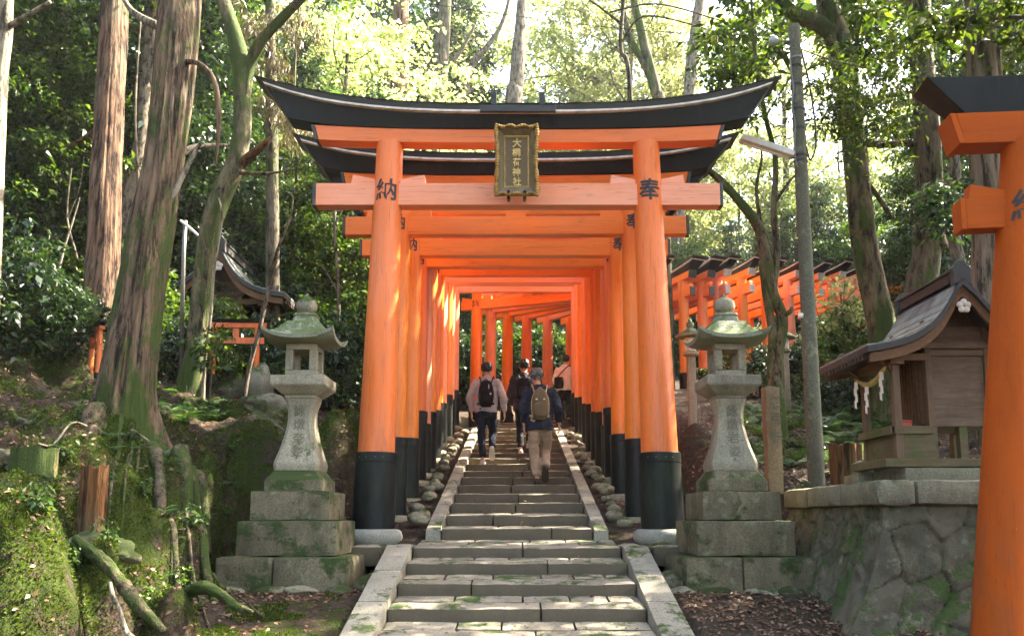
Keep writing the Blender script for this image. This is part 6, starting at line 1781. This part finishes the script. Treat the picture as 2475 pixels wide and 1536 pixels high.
# maple spray hanging at the right of the gate, and a young maple near the far row
trunk_tree('young_maple', 'young light green maple in front of the far right torii row', [(2010, 960, 15.0, .03), (2012, 860, 15.0, .026), (2005, 780, 15, .02), (2000, 700, 15, .012)], m_bark_dark, 61.3, n=10,
           branches=[[(2010, 840, 15, .015), (1960, 780, 15, .01), (1945, 740, 15, .005)], [(2012, 820, 15, .015), (2060, 770, 15, .01), (2080, 740, 15, .005)]],
           crown=dict(at=[(1990, 700, 15, .45, 16), (2030, 760, 15, .5, 18), (1960, 780, 15, .3, 8), (2060, 720, 15.2, .4, 12)], m=m_leaf_lite, per=26, leaf=.07, clump=.16, wr=.3, twigs=True))
trunk_tree('leafy_shrub', 'light leafy shrub at the foot of the forked tree', [(500, 930, 10.8, .015), (505, 860, 10.8, .012), (520, 800, 10.8, .008)], m_bark_dark, 63.3, n=8,
           crown=dict(at=[(525, 850, 10.6, .28, 12), (510, 810, 10.7, .22, 8)], m=m_leaf_mid, per=22, leaf=.075, clump=.13, twigs=True))
# overhead canopy outside the frame: its shade dapples the stairs
cp = [(11.5, 10.0, .85), (9.5, 17.0, .8), (14.5, 18.0, 1.0), (-7.1, 14.2, .9), (-9, 7.0, 1.0), (6.6, 8.2, .7), (10.5, 6.6, .95), (-4.5, -4.5, 1.1), (4.8, -5.5, 1.1), (0.5, -10, 1.3), (-10, -1, 1.1), (9, -1, 1.1)]
for i, (x, y, s) in enumerate(cp):
    place('canopy', 'canopy_tree', f'tall broadleaf tree whose crown spreads above the view, {ORD[i]} of the canopy', 'tree', 'canopy trees above the gates', x, y, s, seed=i + 3)

# ================================================================ ferns and ground cover
def fern_mesh(seed, nfr=9, L=.38, m=m_leaf_fern):
    rr = random.Random(seed); V = []; F = []
    for k in range(nfr):
        a = k * 2*math.pi/nfr + rr.uniform(-.3, .3); l = L * rr.uniform(.7, 1.15); el = rr.uniform(.7, 1.15)
        dx, dy = math.cos(a), math.sin(a); n = 15
        prev = None
        for i in range(1, n):
            t = i / n; r = l * t * math.cos(el * (1 - .2*t)); z = l * (math.sin(el) * t - .62 * t * t) 
            p = np.array([dx*r, dy*r, z]); w = l * .20 * math.sin(math.pi * min(1, t * .88 + .12)) ** .8 * (1.05 - t*.75)
            for sd in (-1, 1):
                s = np.array([-dy*sd, dx*sd, -.22]); fw = np.array([dx, dy, .1]) * .35
                b = len(V); V += [p, p + s*w*.5 + fw*w*.5 + np.array([0,0,.004]) - np.array([dx,dy,0])*w*.13, p + s*w + fw*w, p + s*w*.5 + fw*w*.5 + np.array([dx,dy,0])*w*.13]
                F.append((b, b+1, b+2, b+3))
    me = fast_mesh('fern', np.array(V), np.array(F)); me.materials.append(m); return me
ferns = [fern_mesh(s) for s in range(4)]
fr = random.Random(77)
fl = []
for k in range(130):                      # right bank
    px = fr.uniform(1790, 2120); d = fr.uniform(10.2, 15); x = W(px, 1235, d).x
    if x > 2.0: fl.append((x, d, fr.uniform(.8, 1.7), 'right'))
for k in range(14):
    fl.append((fr.uniform(1.95, 2.7), fr.uniform(9.6, 13), fr.uniform(.6, 1.0), 'right'))
for k in range(22):
    px = fr.uniform(360, 520); d = fr.uniform(9.4, 11); fl.append((W(px, 1235, d).x, d, fr.uniform(.8, 1.4), 'left'))
for k in range(90):
    px = fr.uniform(-20, 700); d = fr.uniform(5.3, 12.5); x = W(px, 1235, d).x
    if x < -2.5: fl.append((x, d, fr.uniform(.3, .8), 'left'))
for sd in ('left', 'right'):
    q = sorted([f for f in fl if f[3] == sd], key=lambda f: f[0] / f[1])
    for i, (x, y, s, _) in enumerate(q):
        o = link('fern', ferns[i % 4]); o.location = (x, y, gz(x, y) - .01); o.scale = (s,) * 3; o.rotation_euler = (fr.uniform(-.25, .25), fr.uniform(-.25, .25), fr.uniform(0, 6.28))
        tag(o, f'green fern tuft growing on the {sd} bank', 'fern', f'ferns on the {sd} bank')

hb = []
for k in range(48):
    px = fr.uniform(-10, 720); d = fr.uniform(5.2, 11.5); x = W(px, 1235, d).x
    if x < -2.45: hb.append((px, x, d))
for k in range(18):
    px = fr.uniform(1780, 1990); d = fr.uniform(9.4, 13); x = W(px, 1235, d).x; hb.append((px, x, d))
for i, (px, x, y) in enumerate(sorted(hb)):
    sd = 'left' if px < 1200 else 'right'
    place('herb', 'seedling', f'small leafy seedling sprouting from the {sd} bank', 'plant', f'seedlings on the {sd} bank', x, y, fr.uniform(.35, .7), seed=i, z=gz(x, y) + .045)
def scatter(name, n, box, keep, leaf, m, label, cat, seed, wr=.3, up=.35, zoff=.006, stand=False):
    rg = np.random.default_rng(int(seed * 10))
    x = rg.uniform(box[0], box[1], n); y = box[2] + (box[3] - box[2]) * rg.uniform(0, 1, n) ** 1.3
    k = keep(x, y, rg); x, y = x[k], y[k]; z = bil(GZ, x, y) + CAMZ
    M = len(x); C = np.stack([x, y, z + zoff + rg.uniform(0, .012, M)], 1)
    hx_ = (bil(GZ, x + .03, y) - bil(GZ, x - .03, y)) / .06; hy_ = (bil(GZ, x, y + .03) - bil(GZ, x, y - .03)) / .06
    Nn = unit(np.stack([-hx_, -hy_, np.ones(M)], 1))
    a = rg.uniform(0, 2*np.pi, M)
    if stand:
        D = unit(Nn + rg.normal(0, .45, (M, 3))); N2 = unit(rg.normal(0, 1, (M, 3)))
    else:
        D = np.stack([np.cos(a), np.sin(a), np.zeros(M)], 1); D = unit(D - Nn * (D * Nn).sum(1, keepdims=True) + Nn * rg.uniform(-.1, up, (M, 1))); N2 = unit(Nn + rg.normal(0, up, (M, 3)))
    V, F = leaf_arrays(C, D, N2, leaf * rg.uniform(.5, 1.3, M), wr, rg, .12)
    me = fast_mesh(name, V, F); o = link(name, me, None, m); tag(o, label, cat, kind='stuff'); return o
M2 = lambda x, y: bil(mossv, x, y)
def keep_l(x, y, rg): return (np.abs(x) > 1.42) & (rg.uniform(0, 1, len(x)) < np.clip(1.0 - 1.3 * M2(x, y), .03, 1) * np.clip(fbm(x*1.3, y*1.3, 3, 4) * 3 + .6, .04, 1))
scatter('leaf_litter', 170000, (-8, 7.5, 4.2, 15), keep_l, .048, m_litter, 'brown fallen leaves strewn over both banks and the path edges', 'fallen leaves', 3, .24)
def keep_s(x, y, rg): return (np.abs(x) < 1.4)
def keep_m(x, y, rg): return (x < -1.5) & (M2(x, y) + 1.5*(fbm(x*4.5, y*4.5, 3, 44)) > .42)
scatter('moss', 330000, (-6.5, -1.4, 4.6, 11.5), keep_m, .025, m_moss_blade, 'bright green moss carpeting the left bank', 'moss', 5, .22, stand=True, zoff=-.002)
# a few leaves and grit on the treads
rg = np.random.default_rng(8); n = 1700; x = rg.uniform(-1.0, 1.0, n); y = rg.uniform(5.5, 16, n)
z = np.array([max([s_[1] + (yy - s_[0]) * .07 for s_ in steps if s_[0] <= yy - .02] or [-9]) for yy in y])
ok = (z > -5) & ((np.abs(x) > .75) | (rg.uniform(0, 1, n) < .5)) & ((y < 9.2) | (np.abs(x) < .8))
x, y, z = x[ok], y[ok], z[ok]; M = len(x); a = rg.uniform(0, 6.28, M)
V, F = leaf_arrays(np.stack([x, y, z + .016], 1), np.stack([np.cos(a), np.sin(a), rg.uniform(-.05, .2, M)], 1), unit(np.array([[0, 0, 1.]]) + rg.normal(0, .3, (M, 3))), .032 * rg.uniform(.4, 1.3, M), .3, rg, .1)
o = link('stair_litter', fast_mesh('stair_litter', V, F), None, m_litter); tag(o, 'small dry leaves and grit lying on the stair treads', 'fallen leaves', kind='stuff')
# sticks
for i in range(16):
    px = fr.choice([fr.uniform(60, 620), fr.uniform(1770, 1880)]); d = fr.uniform(6.0, 9.4) if px < 1000 else fr.uniform(8.9, 9.9); x = W(px, 1235, d).x
    a = fr.uniform(0, 6.28); L_ = fr.uniform(.12, .3); q = [(x + math.cos(a)*L_*t, d + math.sin(a)*L_*t) for t in (-1, -.3, .4, 1)]
    p = [Vector((u, v, gz(u, v) + .03 + fr.uniform(0, .03))) for u, v in q]; b = p[0]
    o = MB().tube(spline([v - b for v in p], 3), .009, 6, nz=.3).build('stick', m_bark_pale if i % 2 else m_root, None, smooth=True); o.location = b
    tag(o, f'thin dead stick lying on the {"left" if px < 1000 else "right"} bank among leaves', 'stick', f'dead sticks on the {"left" if px < 1000 else "right"} bank')
# ================================================================ light, sky, camera
cam_d = bpy.data.cameras.new('camera'); cam = bpy.data.objects.new('camera', cam_d); COL.objects.link(cam)
cam.location = (0, 0, CAMZ); cam.rotation_euler = (R(90) + PHI, 0, 0)
cam_d.sensor_width = 36; cam_d.sensor_fit = 'HORIZONTAL'; cam_d.lens = 36 * FPX / 2436.0
cam_d.shift_x = (1218 - PX0) / 2436.0; cam_d.shift_y = (PY0 - 756) / 2436.0
cam_d.clip_start = .1; cam_d.clip_end = 2000
scene.camera = cam
SUN = Vector((.66, .31, .76)).normalized()
elev = math.asin(SUN.z); az = math.atan2(SUN.x, SUN.y)
w = bpy.data.worlds.new('World'); scene.world = w; w.use_nodes = True
nt = w.node_tree; bg = nt.nodes['Background']; sky = nt.nodes.new('ShaderNodeTexSky'); sky.sky_type = 'NISHITA'; sky.sun_disc = False
sky.sun_elevation = elev; sky.sun_rotation = az; sky.air_density = 1.0; sky.dust_density = 3.5; sky.ozone_density = 1.0
nt.links.new(sky.outputs[0], bg.inputs[0]); bg.inputs[1].default_value = .115
sl_ = bpy.data.lights.new('sun', 'SUN'); sl_.energy = 4.0; sl_.angle = R(.55); sl_.color = (1.0, .95, .86)
so = bpy.data.objects.new('sun', sl_); COL.objects.link(so); so.rotation_euler = SUN.to_track_quat('Z', 'Y').to_euler(); so.location = (20, 10, 30)
scene.view_settings.view_transform = 'Standard'; scene.view_settings.look = 'None'; scene.view_settings.exposure = 3.35; scene.view_settings.gamma = 1.0
scene.view_settings.use_white_balance = True; scene.view_settings.white_balance_temperature = 7400; scene.view_settings.white_balance_tint = 8
hz = MB().box(-60, 60, -30, 100, -1.3, 44).build('haze')
t = bpy.data.materials.new('forest_haze'); t.use_nodes = True; hn = t.node_tree; hn.nodes.clear()
pv = hn.nodes.new('ShaderNodeVolumePrincipled'); ho = hn.nodes.new('ShaderNodeOutputMaterial'); hn.links.new(pv.outputs[0], ho.inputs['Volume'])
pv.inputs['Color'].default_value = (.92, .96, 1.0, 1); pv.inputs['Density'].default_value = .0004; pv.inputs['Anisotropy'].default_value = .3
hz.data.materials.append(t); hz['kind'] = 'stuff'; hz['label'] = 'thin pale haze hanging in the forest air'
cy = scene.cycles
cy.max_bounces = 7; cy.diffuse_bounces = 4; cy.glossy_bounces = 2; cy.transmission_bounces = 4; cy.transparent_max_bounces = 4
cy.caustics_reflective = False; cy.caustics_refractive = False; cy.sample_clamp_indirect = 6
cy.use_denoising = True; cy.use_adaptive_sampling = True; cy.adaptive_threshold = .02
